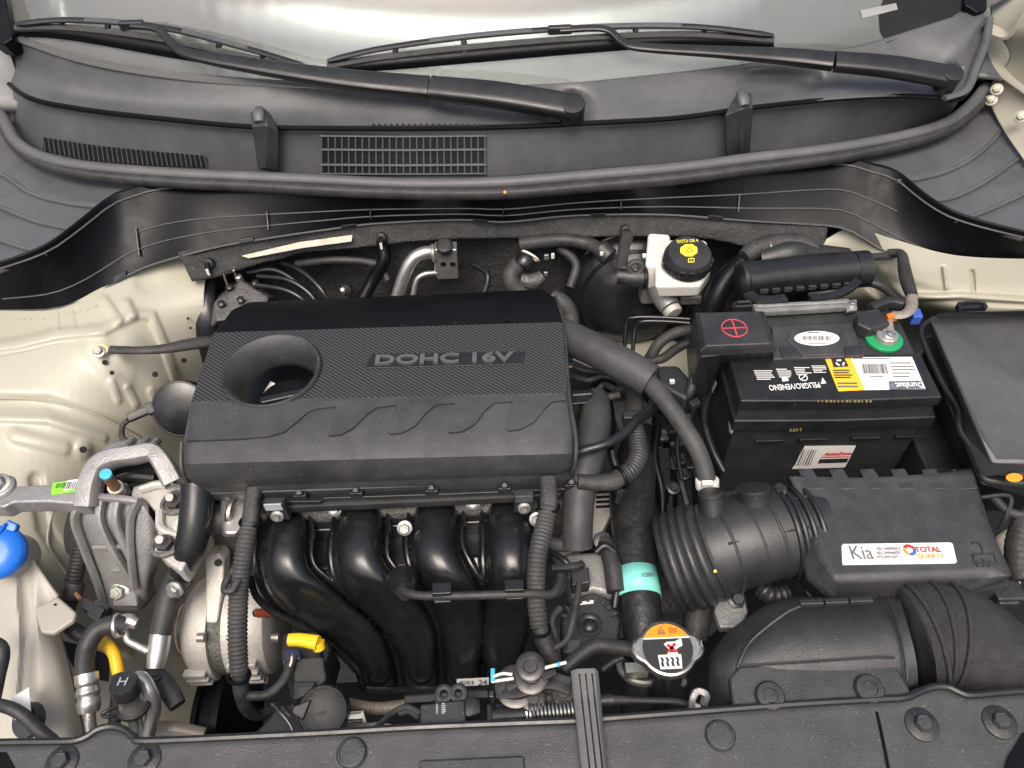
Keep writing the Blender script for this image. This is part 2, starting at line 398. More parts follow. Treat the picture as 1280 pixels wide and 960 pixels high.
for k in range(12):
    x = 20 + k * 9; y = interp([(0, 402), (60, 399), (110, 388), (150, 368)], x); q = toward_(Z(x, y, wingz(x, y)), .0012); mk('spot_weld', disc(q, (CAM - q).normalized(), .0028, .0006, 10), cream, la)
rw = [[(1030, 300, -.03), (1066, 285, -.01), (1120, 300, .0), (1200, 320, .0), (1330, 325, .0)],
      [(1010, 320, -.05), (1060, 315, -.04), (1120, 335, -.03), (1200, 352, -.03), (1330, 355, -.03)],
      [(1010, 350, -.09), (1060, 345, -.08), (1120, 352, -.05), (1200, 368, -.045), (1330, 372, -.045)],
      [(1010, 385, -.15), (1060, 378, -.13), (1120, 378, -.09), (1200, 392, -.075), (1330, 400, -.07)],
      [(1010, 400, -.25), (1060, 398, -.24), (1120, 405, -.22), (1200, 425, -.22), (1330, 430, -.22)],
      [(1010, 430, -.45), (1060, 430, -.45), (1120, 440, -.45), (1200, 450, -.45), (1330, 460, -.45)]]
ra = mk('inner_wing_right', pxsurf(rw, 170, 170, bumps=[([(1130, 372), (1200, 370), (1300, 376)], 5, .008), ([(1085, 345), (1110, 372)], 12, -.01), ([(1180, 335), (1183, 360)], 3, .003), ([(1215, 340), (1217, 362)], 3, -.003)]), cream, kind='structure', solid=.002)

# =============== windshield, cowl ===============
base = [(-60, 15), (20, 45), (100, 72), (200, 90), (300, 100), (400, 105), (560, 110), (700, 107), (800, 98), (900, 87), (1000, 73), (1080, 58), (1150, 37), (1222, 8), (1300, -30)]
gb = arc_resample(catmull([G(x, y + 6) for x, y in base], 6), 40)
gd = V((0, math.cos(GA), math.sin(GA)))
wsr = thing('windshield', 'large sloping windshield glass above the black cowl and under the wipers', 'windshield', G(640, 100))
def gpane(k0, k1): return loft([[p + gd * k for p in gb] for k in (k0, k1)], False, False)
mk('glass_pane', gpane(0, .75), glass, wsr, solid=.004)
mk('painted_dark_reflection', prism([G(x, y, .0006) for x, y in ((1106, -6), (1098, 16), (1100, 40), (1108, 54), (1150, 38), (1185, 24), (1203, 13), (1206, -8))], GN * .0004), mat('dark_reflection_paint', (.02, .02, .022), .7, spec=.05), wsr)  # matte black patch paints a dark reflection onto the glass
mk('toll_tag', prism([G(x, y, .0012) for x, y in ((1075, 13), (1120, 4), (1122, 12), (1078, 23))], GN * .0004), mat('tag_grey', (.25, .26, .25), .5), wsr)
mk('dashboard', loft([[p + V((p.x * .6, .05, -.05)) for p in gb], [p + V((p.x * .6, .7, .0)) for p in gb]], False, False), mat('dash_vinyl', (.2, .2, .195), .7, grain=.5), kind='structure', solid=.02)
for nm, lb, q in (('windshield_pillar', 'dark pillar edge and pale strip left of the windshield', ((-60, -20), (4, -20), (16, 48), (5, 55), (-60, 40))), ('windshield_pillar', 'black pillar trim at the right corner of the windshield', ((1211, -30), (1236, -30), (1234, 12), (1222, 16), (1206, 6)))):
    mk(nm, prism([G(x, y, .012) for x, y in q], -GN * .03), trimm, bevel=.002, label=lb, cat='pillar')
mk('body_side', prism([G(x, y, .0) for x, y in ((-160, -40), (-2, -40), (6, 50), (-8, 58), (-120, 60))], V((-.02, 0, -.12))), mat('grey_paint', (.45, .46, .45), .3), label='pale body strip outside the left pillar at the photo edge', cat='body panel')

lip = [(-50, 48), (-4, 90), (34, 121), (101, 136), (202, 148), (309, 158), (400, 160), (520, 160), (646, 158), (750, 153), (850, 147), (935, 135), (1041, 124), (1120, 120), (1170, 122), (1196, 124), (1213, 109), (1231, 63), (1238, 32)]
sealt = [(0, 135), (8, 150), (22, 176), (47, 190), (94, 201), (188, 209), (281, 214), (400, 218), (505, 223), (611, 221), (716, 213), (850, 202), (935, 191), (1041, 179), (1129, 165), (1181, 150), (1213, 126), (1230, 106)]
sealb = [(-6, 140), (2, 156), (19, 184), (47, 205), (78, 216), (125, 225), (219, 233), (320, 238), (400, 243), (510, 247), (629, 248), (740, 239), (850, 229), (935, 218), (1041, 204), (1111, 189), (1181, 167), (1217, 141), (1236, 116)]
bs2 = [(x, y) for x, y in base if 10 < x < 1230]
cw = thing('cowl_panel', 'black plastic cowl panel with grilles below the windshield', 'cowl', Z(640, 190, .07))
NU = 90
def cz(x, zc, zs): t = abs(x - 630) / 630; return zc + (zs - zc) * t ** 2.2
def crow(pts, zc, zs): return [(x, y, cz(x, zc, zs)) for x, y in pts]
topn = []
for j, (x, y) in enumerate([(-45, 12), (12, 44)] + bs2[1:-1] + [(1228, 12)]):
    p = G(x, y - 3); topn.append((x, y - 3, p.z + .001))
mid = [(-50, 30, .165), (0, 68, .15), (60, 103, .13), (150, 122, .118), (280, 135, .113), (420, 140, .112), (560, 141, .112), (700, 138, .112), (850, 126, .114), (960, 112, .117), (1080, 93, .124), (1150, 78, .132), (1200, 62, .145), (1232, 26, .165)]
cwb = [([(715, 136)], 24, -.012), ([(1186, 98)], 18, -.012), ([(560, 128), (640, 140)], 16, -.006), ([(1020, 122), (1130, 112)], 14, .004), ([(945, 105), (1010, 105)], 18, -.006)]
mk('upper_deck', pxsurf([topn, mid, [(x, y, cz(x, .102, .118)) for x, y in lip]], 150, 40, bumps=cwb), cowlm, cw, solid=.003)
lipv = catmull([Z(x, y, cz(x, .1025, .1185)) for x, y in lip], 8)
mk('front_lip', tube([toward_(q, .003) for q in lipv], .0036, 8, 1), trimm, cw)  # lip coloured black to paint in the dark gap beneath the deck
# side flange of the right horn
mk('end_flange', tube([Z(x, y, z) for x, y, z in ((1180, 123, .124), (1208, 112, .126), (1222, 80, .135), (1233, 50, .15), (1237, 22, .165))], .0055, 10, 6, flat=.6), cowlm, cw)
wall_t = [(x, y + 2, cz(x, .098, .112)) for x, y in lip[1:-4]] + [(1200, 124, .110)]
wall_b = [(x, y + 3, .030) for x, y in sealt[1:-2]]
mk('front_wall', pxsurf([wall_t, wall_b], 120, 14), cowlm, cw, solid=.002)
wall_n = V((0, -.80, .6))
def W(px, py, off=0.):
    # on the slanted front wall: heights blend from lip to seal
    t = catw(px); a, b = t; k = (py - a) / max(b - a, 1); z = cz(px, .098, .112) * (1 - k) + .030 * k
    return Z(px, py, z) + (CAM - Z(px, py, z)).normalized() * off
def interp(pts, x):
    for (x0, y0), (x1, y1) in zip(pts, pts[1:]):
        if x0 <= x <= x1: return y0 + (y1 - y0) * (x - x0) / (x1 - x0)
    return pts[0][1] if x < pts[0][0] else pts[-1][1]
def catw(px): return interp(lip[1:-3], px) + 2, interp(sealt, px) + 3
# intake grille: dark hole plate and bars
gr = mk('intake_grille', loft([[W(402 + 8.5 * i, y, .005) for i in range(25)] for y in (171, 180, 190, 200, 210, 218)], False, False), dark, cw)
for i in range(25):
    x = 402 + i * 8.5
    mk('grille_bar', tube([W(x, 170, .006), W(x + .5, 218, .006)], .0013, 6, 1), cowlm, gr)
for yy, th in ((170, .0016), (187, .0018), (206, .0020), (217, .0012)):
    mk('grille_crossbar', tube([W(400, yy, .0062), W(500, yy + .8, .0062), W(608, yy, .0062)], th, 6, 3), cowlm, gr)
sg0 = [(50, 171), (120, 182), (190, 189), (260, 195)]; sg1 = [(50, 188), (110, 200), (180, 206), (260, 209)]
gl = mk('side_grille', loft([[W(54 + 8.4 * i, interp(sg0, 54 + 8.4 * i) * (1 - k) + interp(sg1, 56 + 8.4 * i) * k, .005) for i in range(25)] for k in (0, .35, .7, 1)], False, False), dark, cw)
for i in range(34):
    x = 54 + i * 6.1; t = i / 33
    y0 = interp([(50, 171), (120, 182), (190, 189), (260, 195)], x); y1 = interp([(50, 188), (110, 200), (180, 206), (260, 209)], x + 3)
    mk('grille_bar', tube([W(x, y0, .006), W(x + 3, y1, .006)], .0011, 5, 1), cowlm, gl)
for i in range(19):
    x = 467 + i * 7.4; p = Z(x, 156.5, .108); mk('drain_slot', disc(p, (CAM - p).normalized(), .0024, .002, 8), dark, cw)
for x0, x1, pts in ((312, 350, None), (905, 945, None)):
    s_ = 1 if x0 < 600 else -1; xm = (x0 + x1) / 2
    if s_ > 0: q = [(312, 140), (330, 134), (340, 143), (349, 156), (349, 213), (322, 213)]
    else: q = [(940, 116), (924, 114), (914, 126), (905, 137), (907, 195), (938, 191)]
    q2 = [(q[0][0], q[0][1]), (q[1][0], q[1][1]), (q[2][0], q[2][1] + 6)]
    bz = .128
    r_ = mk('hood_rest', loft([[Z(*q[0], .125), Z(*q[1], .130), Z(*q[2], .122)], [Z(q[0][0] + 2, q[0][1] + 18, .118), Z(q[1][0] + 4, q[1][1] + 22, .122), Z(q[3][0], q[3][1] + 8, .108)], [Z(*q[5], .045), Z((q[5][0] * 2 + q[4][0]) / 3, q[5][1] - 2, .052), Z(*q[4], .045)]]), plasg, cw, bevel=.002)
    x, y = (324, 144) if s_ > 0 else (928, 124)
    p = Z(x, y, .127); mk('bump_stop', tube([p + V((-.001, .012, .002)), p, p + V((.001, -.011, -.006))], [.006, .0085, .007], 12, 4, sq=3), sealm, r_)
# hood seal
sz = lambda x: cz(x, .062, .075)
midl = [V(((a[0] + b[0]) / 2, 0, 0)) for a, b in zip(sealt, sealb)]
ms = arc_resample(catmull([V((x, y, 0)) for x, y in sealt], 6), 60); mb = arc_resample(catmull([V((x, y, 0)) for x, y in sealb], 6), 60)
bead = []; fl = []
for a, b in zip(ms, mb):
    p = a.lerp(b, .30); bead.append(Z(p.x, p.y, sz(p.x))); q = a.lerp(b, .76); fl.append(Z(q.x, q.y, sz(q.x) - .006))
hs = thing('hood_seal', 'long grey rubber seal curving along the front edge of the cowl', 'rubber seal', Z(640, 240, .05))
mk('round_bead', tube(bead, .0088, 14, 2, flat=.95), sealm, hs)
mk('flange', tube(fl, .0088, 12, 2, flat=.9, sq=3.0), rubber, hs)
p = Z(631, 240, .067); mk('paint_dot', disc(p, (CAM - p).normalized(), .0022, .001, 10), orange, hs)

# lower trim (vertical apron below the seal)
ttop = [(-70, 352), (0, 335), (59, 314), (100, 286), (137, 257), (162, 246), (212, 234), (300, 238), (400, 243), (510, 247), (629, 248), (740, 239), (850, 229), (935, 218), (1041, 204), (1090, 214), (1122, 225), (1153, 250), (1196, 274), (1280, 296), (1350, 305)]
tbot = [(-70, 392), (0, 389), (62, 388), (100, 378), (134, 361), (175, 338), (225, 322), (281, 308), (340, 298), (400, 289), (470, 280), (576, 275), (632, 278), (716, 270), (830, 269), (935, 277), (1041, 284), (1069, 293), (1103, 314), (1144, 330), (1192, 340), (1280, 344), (1350, 346)]
ez = lambda x: .046 if 160 < x < 1090 else .046 - .012 * min(1, (160 - x if x < 160 else x - 1090) / 160)
ct = thing('cowl_trim', 'black ribbed plastic trim apron below the hood seal', 'trim panel', Z(640, 260, .02))
def trow(k):
    a = arc_resample(catmull([V((x, y, 0)) for x, y in ttop], 6), 80); b = arc_resample(catmull([V((x, y, 0)) for x, y in tbot], 6), 80)
    o = []
    for p, q in zip(a, b):
        r = p.lerp(q, k); e = ez(p.x); z0 = e + .004; z1 = -.004 - .03 * min(1, max(0, 230 - p.x, p.x - 1060) / 120)
        o.append((r.x, r.y, z0 * (1 - k) + z1 * k))
    return o
rws = [trow(k) for k in (-.12, 0, .25, .5, .75, 1)]
mk('apron', pxsurf(rws, 160, 26), trimm, ct, solid=.003)
def TR(i, k, off=.001):
    r = trow(k)[i]; p = Z(*r); return p + (CAM - p).normalized() * off
def trline(i0, i1, ks, r=.0012, nm='rib'):
    n_ = i1 - i0; pts = []
    for i in range(i0, i1 + 1):
        t = (i - i0) / n_; k = ks[0] + (ks[1] - ks[0]) * t; pts.append(TR(i, k))
    mk(nm, tube(pts, r * .8, 6, 1), sealm, ct)  # paler material paints edge highlights along the trim lines
trline(0, 79, (.985, .985), .0018, 'bottom_edge'); trline(4, 75, (.72, .72), .0012); trline(0, 79, (.01, .01), .0016, 'top_edge')
trline(14, 66, (.50, .40), .0011)
for px in (176, 325, 460, 631, 785, 932):
    best = min(range(80), key=lambda i: abs(trow(.5)[i][0] - px))
    mk('rib', prism([TR(best, .42, .0), TR(best, .8, .0), TR(best, .8, .006), TR(best, .42, .006)], V((.0016, 0, 0))), sealm, ct)  # rib kept pale to imitate the glint on its edge
    b2 = min(best + 2, 79)
    mk('clip_tab', prism([TR(best - 2, .97, .002), TR(best - 1, .97, .002), TR(best - 1, .90, .003), TR(best - 2, .90, .003)], V((0, -.003, 0))), satin, ct, bevel=.0006)
# foam insulator hanging below the trim, with clips and a bare cream strip
ft = [(222, 322, -.004), (281, 306, -.004), (400, 287, -.004), (576, 273, -.004), (716, 268, -.004), (830, 267, -.004), (935, 275, -.004), (1035, 284, -.004)]
fb = [(240, 352, -.035), (286, 342, -.035), (363, 318, -.033), (440, 310, -.032), (540, 300, -.032), (673, 296, -.032), (779, 295, -.032), (880, 298, -.032), (950, 312, -.034), (1012, 322, -.04), (1033, 300, -.02)]
fo = thing('bulkhead_foam', 'dark grey foam strip hanging under the cowl trim', 'foam strip', Z(640, 290, -.02))
mk('strip', pxsurf([[(x, y - 6, z + .004) for x, y, z in ft], fb], 80, 10, bumps=[([(300, 330), (900, 285)], 8, .003)]), foam, fo, solid=.012)
mk('bare_patch', loft([[Z(x, y, z) + V((0, -.002, .001)) for x, y, z in ((303, 319, -.02), (312, 322, -.022), (380, 309, -.02), (440, 301, -.019), (441, 293, -.012), (375, 302, -.013))], [Z(x, y, z) + V((0, -.004, .002)) for x, y, z in ((303, 319, -.02), (312, 322, -.022), (380, 309, -.02), (440, 301, -.019), (441, 293, -.012), (375, 302, -.013))]]), mat('worn_cream', (.52, .50, .40), .6, var=.25, vscale=60, dust=.5, dustcol=(.1, .1, .1)), fo)
for x, y in ((262, 326), (477, 294), (781, 285), (993, 298)):
    p = Z(x, y, -.016) + V((0, -.006, 0)); cl = mk('clip', [lathe(p, V((0, -1, .5)), [(.008, -.004), (.007, .002), (.003, .003)], 10), box(p + V((0, -.006, -.003)), .005, .008, .014)], satin, fo)
    mk('clip_pin', box(p + V((0, -.012, -.006)), .0035, .002, .010), nylon, cl)
# stepped covers over the wing tops, hinge bracket
lf = thing('fender_cover', 'stepped grey plastic cover beside the left end of the hood seal', 'trim cover', Z(40, 270, .03))
def steps(rowsA, rowsB, nm, par, m):
    for i, (a, b) in enumerate(zip(rowsA, rowsB)):
        mk(nm, pxsurf([a, b], 40, 10), m, par, solid=.004)
Lc = [[(-60, 105, .05), (0, 146, .045), (30, 186, .045), (90, 214, .044), (160, 226, .042), (218, 231, .044)],
      [(-60, 200, .045), (0, 215, .043), (40, 240, .042), (90, 253, .042), (137, 257, .043)],
      [(-60, 235, .04), (0, 257, .040), (50, 276, .039), (100, 286, .040)],
      [(-60, 278, .036), (0, 298, .036), (30, 308, .035), (59, 315, .036)],
      [(-60, 345, .03), (-30, 345, .03), (0, 336, .033)]]
for i in range(4):
    a = [(x, y - (0 if i == 0 else 0), z) for x, y, z in Lc[i]]; b = [(x, y, z + .004) for x, y, z in Lc[i + 1]]
    mk('step', pxsurf([a, b], 40, 12), plasg if 0 else cowlm, lf, solid=.006)
    if i < 3: mk('step_ridge', tube([Z(x, y + 2, z + .003) for x, y, z in Lc[i + 1]], .0032, 8, 5), cowlm, lf)
rf = thing('fender_cover', 'stepped grey plastic cover beside the right end of the hood seal', 'trim cover', Z(1210, 220, .03))
Rc = [[(1041, 196, .045), (1100, 188, .042), (1150, 174, .042), (1200, 150, .044), (1236, 114, .048)],
      [(1120, 225, .044), (1160, 219, .043), (1200, 205, .043), (1235, 180, .044), (1252, 160, .046)],
      [(1153, 250, .040), (1190, 245, .039), (1230, 226, .039), (1276, 194, .04)],
      [(1194, 274, .036), (1230, 263, .036), (1290, 235, .036), (1320, 215, .036)],
      [(1278, 297, .033), (1300, 292, .033), (1330, 280, .033)]]
for i in range(4):
    mk('step', pxsurf([Rc[i], [(x, y, z + .004) for x, y, z in Rc[i + 1]]], 40, 12), cowlm, rf, solid=.006)
    if i < 3: mk('step_ridge', tube([Z(x, y + 2, z + .003) for x, y, z in Rc[i + 1]], .0032, 8, 5), cowlm, rf)
hb = mk('hood_hinge', pxsurf([[(1238, -20, .16), (1300, -20, .2)], [(1240, 30, .15), (1310, 30, .19)], [(1262, 70, .12), (1320, 70, .16)], [(1236, 108, .075), (1300, 100, .12)], [(1236, 126, .06), (1300, 140, .09)], [(1256, 165, .055), (1300, 180, .07)], [(1284, 205, .05), (1320, 220, .055)]], 24, 40, smooth=False), cream, ra, solid=.006)
for x, y, z in ((1246, 112, .085), (1239, 125, .07), (1276, 146, .085)):
    p = Z(x, y, z) + (CAM - Z(x, y, z)).normalized() * .006; mk('hinge_bolt', bolt(p, V((-.4, -.5, .6)), .006), cream, hb)
mk('hinge_arm', tube([Z(1232, 36, .15), Z(1262, 42, .15), Z(1285, 10, .19), Z(1310, -30, .23)], [.012, .013, .012, .012], 8, 4, flat=.45, sq=4), cream, hb)
mk('fender_edge', pxsurf([[(1225, 22, .12), (1300, 50, .12)], [(1222, 75, .10), (1300, 130, .10)]], 10, 6), cream, kind='structure', solid=.004)
mk('fender_gap_trim', pxsurf([[(1232, 52, .11), (1262, 80, .10)], [(1220, 90, .10), (1255, 96, .10)], [(1218, 96, .095), (1252, 102, .095)]], 8, 8, smooth=False), cowlm, solid=.004, label='small grey wedge of trim behind the right hood hinge', cat='trim piece')
# wipers
def wiper(label, pivot, hinge, arm, blade_top, blade_bot, zp, ptr):
    p = Z(*pivot, zp); hz = Z(*hinge, zp + .018)
    t = thing('wiper', label, 'wiper', p, 'windshield wipers')
    pn_ = V((0, -.42, 1)).normalized(); mk('pivot_cap', lathe(p + pn_ * -.016, pn_, [(ptr * 1.02, 0), (ptr * 1.02, .026), (ptr * .95, .0285), (ptr * .6, .0295)], 28), satin, t)
    pm = p.lerp(hz, .5) + V((0, 0, .004))
    mk('arm_head', tube([p + V((0, 0, .002)), pm, hz], [ptr * 1.08, ptr * 1.06, ptr * .98], 18, 6, flat=.58, up=V((0, -.42, 1)), sq=4), satin, t, bevel=0)
    A = [hz.lerp(G(*arm[0], .03), .02)] + [G(x, y, o) for (x, y), o in zip(arm, (.032, .034, .033, .030, .028, .026, .024))]
    mk('arm', tube(A, [ptr * .95] + [ptr * k for k in (.84, .60, .44, .36, .34, .36, .36)][:len(arm)], 14, 6, flat=.55, up=V((0, -.4, 1)), sq=4), satin, t)
    bt = catmull([G(x, y, .024) for x, y in blade_top], 6); bb = catmull([G(x, y + 8, .003) for x, y in blade_bot], 6)
    bt = arc_resample(bt, 40); bb = arc_resample(bb, 40)
    mk('blade_spine', tube(bt, [.003 if i in (0, 39) else .0056 for i in range(40)], 8, 1, flat=.7), satin, t)
    mk('blade_carrier', tube([a.lerp(b, .42) for a, b in zip(bt, bb)], .0055, 8, 1), plasg, t)
    mk('blade_rubber', loft([[a.lerp(b, .5) + V((0, 0, .001)) for a, b in zip(bt, bb)], [b.copy() for b in bb]], False, False), trimm, t, solid=.003)
    for i in (6, 12, 27, 33):
        mk('blade_claw', tube([bt[i], bt[i].lerp(bb[i], .6)], .0042, 6, 1), satin, t)
    for s0, s1 in ((9, 18), (22, 31)):
        mk('spine_cover', tube(bt[s0:s1 + 1], [.0055] * (s1 - s0 + 1), 8, 1, flat=.8), cowlm, t)
    c = G(*arm[-1], .024); mk('blade_clip', box(c, .036, .012, .012), satin, t, bevel=.003)
    return t
wiper('left windshield wiper with its round pivot cap at the middle of the cowl', (715, 136), (538, 110), [(430, 99), (302, 80), (239, 68), (216, 56), (197, 36), (165, 31)],
      [(20, 30), (90, 25), (200, 34), (300, 58), (383, 83)], [(20, 35), (90, 42), (200, 62), (300, 78), (384, 88)], .128, .0178)
wiper('right windshield wiper with its round pivot cap near the right cowl end', (1186, 98), (1043, 77), [(985, 71), (900, 65), (801, 59), (778, 52), (755, 36), (700, 37)],
      [(409, 76), (480, 60), (600, 44), (740, 34), (860, 33), (967, 44)], [(410, 84), (480, 80), (600, 70), (740, 58), (860, 50), (967, 52)], .142, .0150)
def toward(p, k): return p + (CAM - p).normalized() * k
def px2m(p, n): return n * mmpx(p)
def tz(name, pts, rpx, m, parent=None, **kw):
    """tube along (px, py, z) points, radius in photo pixels"""
    P = [Z(*q) for q in pts]
    rs = rpx if isinstance(rpx, (list, tuple)) else [rpx] * len(P)
    tk = {k: kw.pop(k) for k in ('corr', 'flat', 'up', 'sq', 'n', 'k') if k in kw}
    if 'n' not in tk: tk['n'] = 14 if max(rs) > 8 else 10
    return mk(name, tube(P, [r * mmpx(p) for r, p in zip(rs, P)], **tk), m, parent, **kw)
def quad(px, z, th=.0004): return plate(px, z + th, th)
def bars(x0, y0, x1, y1, n, P, fill=.5, seed=1, vertical=True, th=.0003):
    """a strip of print: n thin bars between two pixel corners, placed by P(px, py)"""
    r = random.Random(seed); out = []
    for i in range(n):
        if vertical:
            a = x0 + (x1 - x0) * i / n; b = a + (x1 - x0) / n * fill * r.uniform(.5, 1.4); q = [P(a, y1), P(b, y1), P(b, y0), P(a, y0)]
        else:
            a = y0 + (y1 - y0) * i / n; b = a + (y1 - y0) / n * fill; e = x0 + (x1 - x0) * r.uniform(.6, 1); q = [P(x0, b), P(e, b), P(e, a), P(x0, a)]
        out.append(prism(q, (CAM - q[0]).normalized() * th))
    return join(*out)

# =============== engine block, cover ===============
pL = Z(262, 600, -.07); pR = Z(722, 590, -.07)
eb = thing('engine_block', 'dark metal engine block under the plastic cover', 'engine', V(((pL.x + pR.x) / 2, .0, -.6)))
mk('block', box(V(((pL.x + pR.x) / 2, .0, -.32)), pR.x - pL.x, .25, .50), dirty, eb, bevel=.01)
mk('head', box(V(((pL.x + pR.x) / 2, .005, -.085)), pR.x - pL.x + .005, .22, .06), satin, eb, bevel=.008)
ec = thing('engine_cover', 'large black engine cover with carbon pattern band and round filler opening', 'engine cover', Z(470, 490, -.01))
ER = [((311, 377), (678, 361), .010), ((289, 387), (694, 371), .022), ((267, 416), (703, 403), .034), ((239, 502), (709, 491), .036), ((229, 553), (717, 540), .032), ((229, 580), (718, 567), .024), ((233, 598), (716, 583), .008), ((243, 608), (711, 592), -.006), ((254, 612), (704, 596), -.016)]
def erow(i, n=13):
    (a, b), (c, d), z = ER[i]
    if i < 3: return [Z(a + (c - a) * k / (n - 1), b + (d - b) * k / (n - 1), z) for k in range(n)]
    ts = (0, .006, .016, .032, .15, .32, .5, .68, .85, .968, .984, .994, 1); dz = (.010, .004, .0012, 0, 0, 0, 0, 0, 0, 0, .0012, .004, .010)
    return [Z(a + (c - a) * t, b + (d - b) * t, z - q * min(1, (i - 2) / 3)) for t, q in zip(ts, dz)]
def eband(idx, drop=.022):
    rings = []
    for i in idx:
        t = erow(i); rings.append(t + [p + V((0, 0, -drop)) for p in reversed(t)])
    return loft(rings)
rp = mk('rear_panel', eband((0, 1, 2)), trimm, ec, bevel=.0025, smooth=50)  # blacker material than the front panel, paints shade onto the rear slope
cp = mk('carbon_panel', eband((2, 3)), carbon, ec, bevel=.0012)
fp = mk('front_panel', eband((3, 4, 5, 6, 7, 8)), plasg, ec, bevel=.006, bseg=3, smooth=60)
mk('side_rim', tube([Z(694, 371, .015), Z(704, 403, .026), Z(711, 491, .028), Z(719, 540, .024), Z(720, 567, .016), Z(716, 588, -.002), Z(702, 599, -.02), Z(600, 604, -.021), Z(400, 612, -.021), Z(256, 616, -.021), Z(238, 608, -.012), Z(227, 585, .012), Z(227, 553, .024)], .0022, 8, 5), plasg, ec)
fc = Z(340, 464, .036); fr_ = px2m(fc, 60)
for o in (cp, fp):
    for m_ in list(o.modifiers): o.modifiers.remove(m_)
    cut(o, cyl(fc + V((0, 0, -.08)), fc + V((0, 0, .05)), fr_ * .97, n=48))
    md = o.modifiers.new('edge', 'BEVEL'); md.width = .0012 if o is cp else .0065; md.segments = 4; md.limit_method = 'ANGLE'; md.angle_limit = rad(28); md.harden_normals = True
ic = fc + V((.004, .0, -.030))
def ringat(c, r, n=48): return [c + V((math.cos(2 * math.pi * j / n) * r, math.sin(2 * math.pi * j / n) * r, 0)) for j in range(n)]
mk('filler_funnel', loft([ringat(fc + V((0, 0, -.004)), fr_ * 1.03), ringat(fc + V((0, 0, .0025)), fr_ * 1.03), ringat(fc + V((0, 0, .0045)), fr_ * 1.0), ringat(fc + V((0, 0, .003)), fr_ * .95), ringat(fc + V((.001, 0, -.006)), fr_ * .87), ringat(fc + V((.0025, 0, -.018)), fr_ * .76), ringat(ic, px2m(ic, 45)), ringat(ic + V((0, 0, -.006)), px2m(ic, 44))], True, False), plasg, ec, solid=.0015)
oc = thing('oil_filler_cap', 'black oil filler cap with grip bar down inside the round funnel', 'oil cap', ic + V((.003, -.006, -.045)))
o_ = ic + V((.004, -.008, -.026)); mk('cap_disc', lathe(o_, UPZ, [(.034, 0), (.034, .012), (.031, .016), (.020, .018)], 32), trimm, oc)
mk('grip_bar', box(o_ + V((0, -.002, .020)), .056, .011, .014, Matrix.Rotation(rad(14), 3, 'Z')), satin, oc, bevel=.003)
mk('valve_cover_boss', tube([ic + V((-.036, .014, -.05)), ic + V((-.030, .022, -.035)), ic + V((-.022, .034, -.028))], .006, 10), casts, eb)
n_c = (Z(709, 491, .036) - Z(239, 502, .036)).cross(Z(267, 416, .034) - Z(239, 502, .036)).normalized()
pc_ = Z(500, 460, .0351)
CP = lambda x, y: PL(x, y, pc_, n_c)
dp = mk('letter_plaque', prism([CP(x, y) for x, y in ((456, 461), (654, 456), (657, 440), (465, 443))], n_c * .0012), satin, ec, bevel=.0006)
mk('lettering', text('DOHC 16V', CP(469, 458.5), CP(643, 454), px2m(pc_, 17), n_c, ext=.0032, off=.0012, bold=.03), sealm, ec)
n_f = (Z(717, 540, .0322) - Z(229, 553, .0322)).cross(Z(239, 502, .0400) - Z(229, 553, .0322)).normalized(); pf_ = Z(229, 553, .0322)
n_q = (Z(717, 540, .0350) - Z(229, 553, .0350)).cross(Z(239, 502, .0385) - Z(229, 553, .0350)).normalized(); pq_ = Z(229, 553, .0350)
FQ = lambda x, y: PL(x, y, pq_, n_q)
zz = lambda x, y: (210 + x * .4141, 350 + y * .4141)
teeth = [zz(*q) for q in ((44, 484), (200, 480), (300, 472), (350, 458), (390, 425), (425, 395), (450, 388), (508, 381), (480, 462), (486, 470), (522, 466), (560, 445), (600, 405), (630, 384), (690, 377), (664, 458), (670, 464), (708, 460), (745, 440), (780, 400), (808, 376), (866, 370), (844, 455), (850, 460), (888, 456), (925, 435), (955, 395), (985, 370), (1040, 366), (1020, 448), (1026, 454), (1062, 450), (1105, 428), (1135, 390), (1160, 366), (1200, 362))]
fr_rel = mk('front_panel_relief', prism([FQ(max(x, 233), y) for x, y in teeth] + [FQ(707, 493.5), FQ(600, 496.5), FQ(480, 499), FQ(360, 502), FQ(243, 505)], -n_q * .010), plasg, ec)
cut(fr_rel, cyl(fc + V((0, 0, -.08)), fc + V((0, 0, .05)), fr_ * 1.0, n=48))
md = fr_rel.modifiers.new('edge', 'BEVEL'); md.width = .0034; md.segments = 2; md.limit_method = 'ANGLE'; md.angle_limit = rad(28); md.harden_normals = True
n_r = (Z(694, 371, .022) - Z(289, 387, .022)).cross(Z(289, 387, .022) - Z(267, 416, .034)).normalized()
if n_r.z < 0: n_r = -n_r
for q in ((430, 396), (500, 394), (565, 391), (630, 388)):
    p0 = Z(289, 387, .022); mk('rear_emboss', prism([PL(q[0] + a, q[1] + b, p0, n_r) for a, b in ((0, 14), (8, 13), (4, 0), (-2, 0))], n_r * .001), trimm, ec, bevel=.0006)

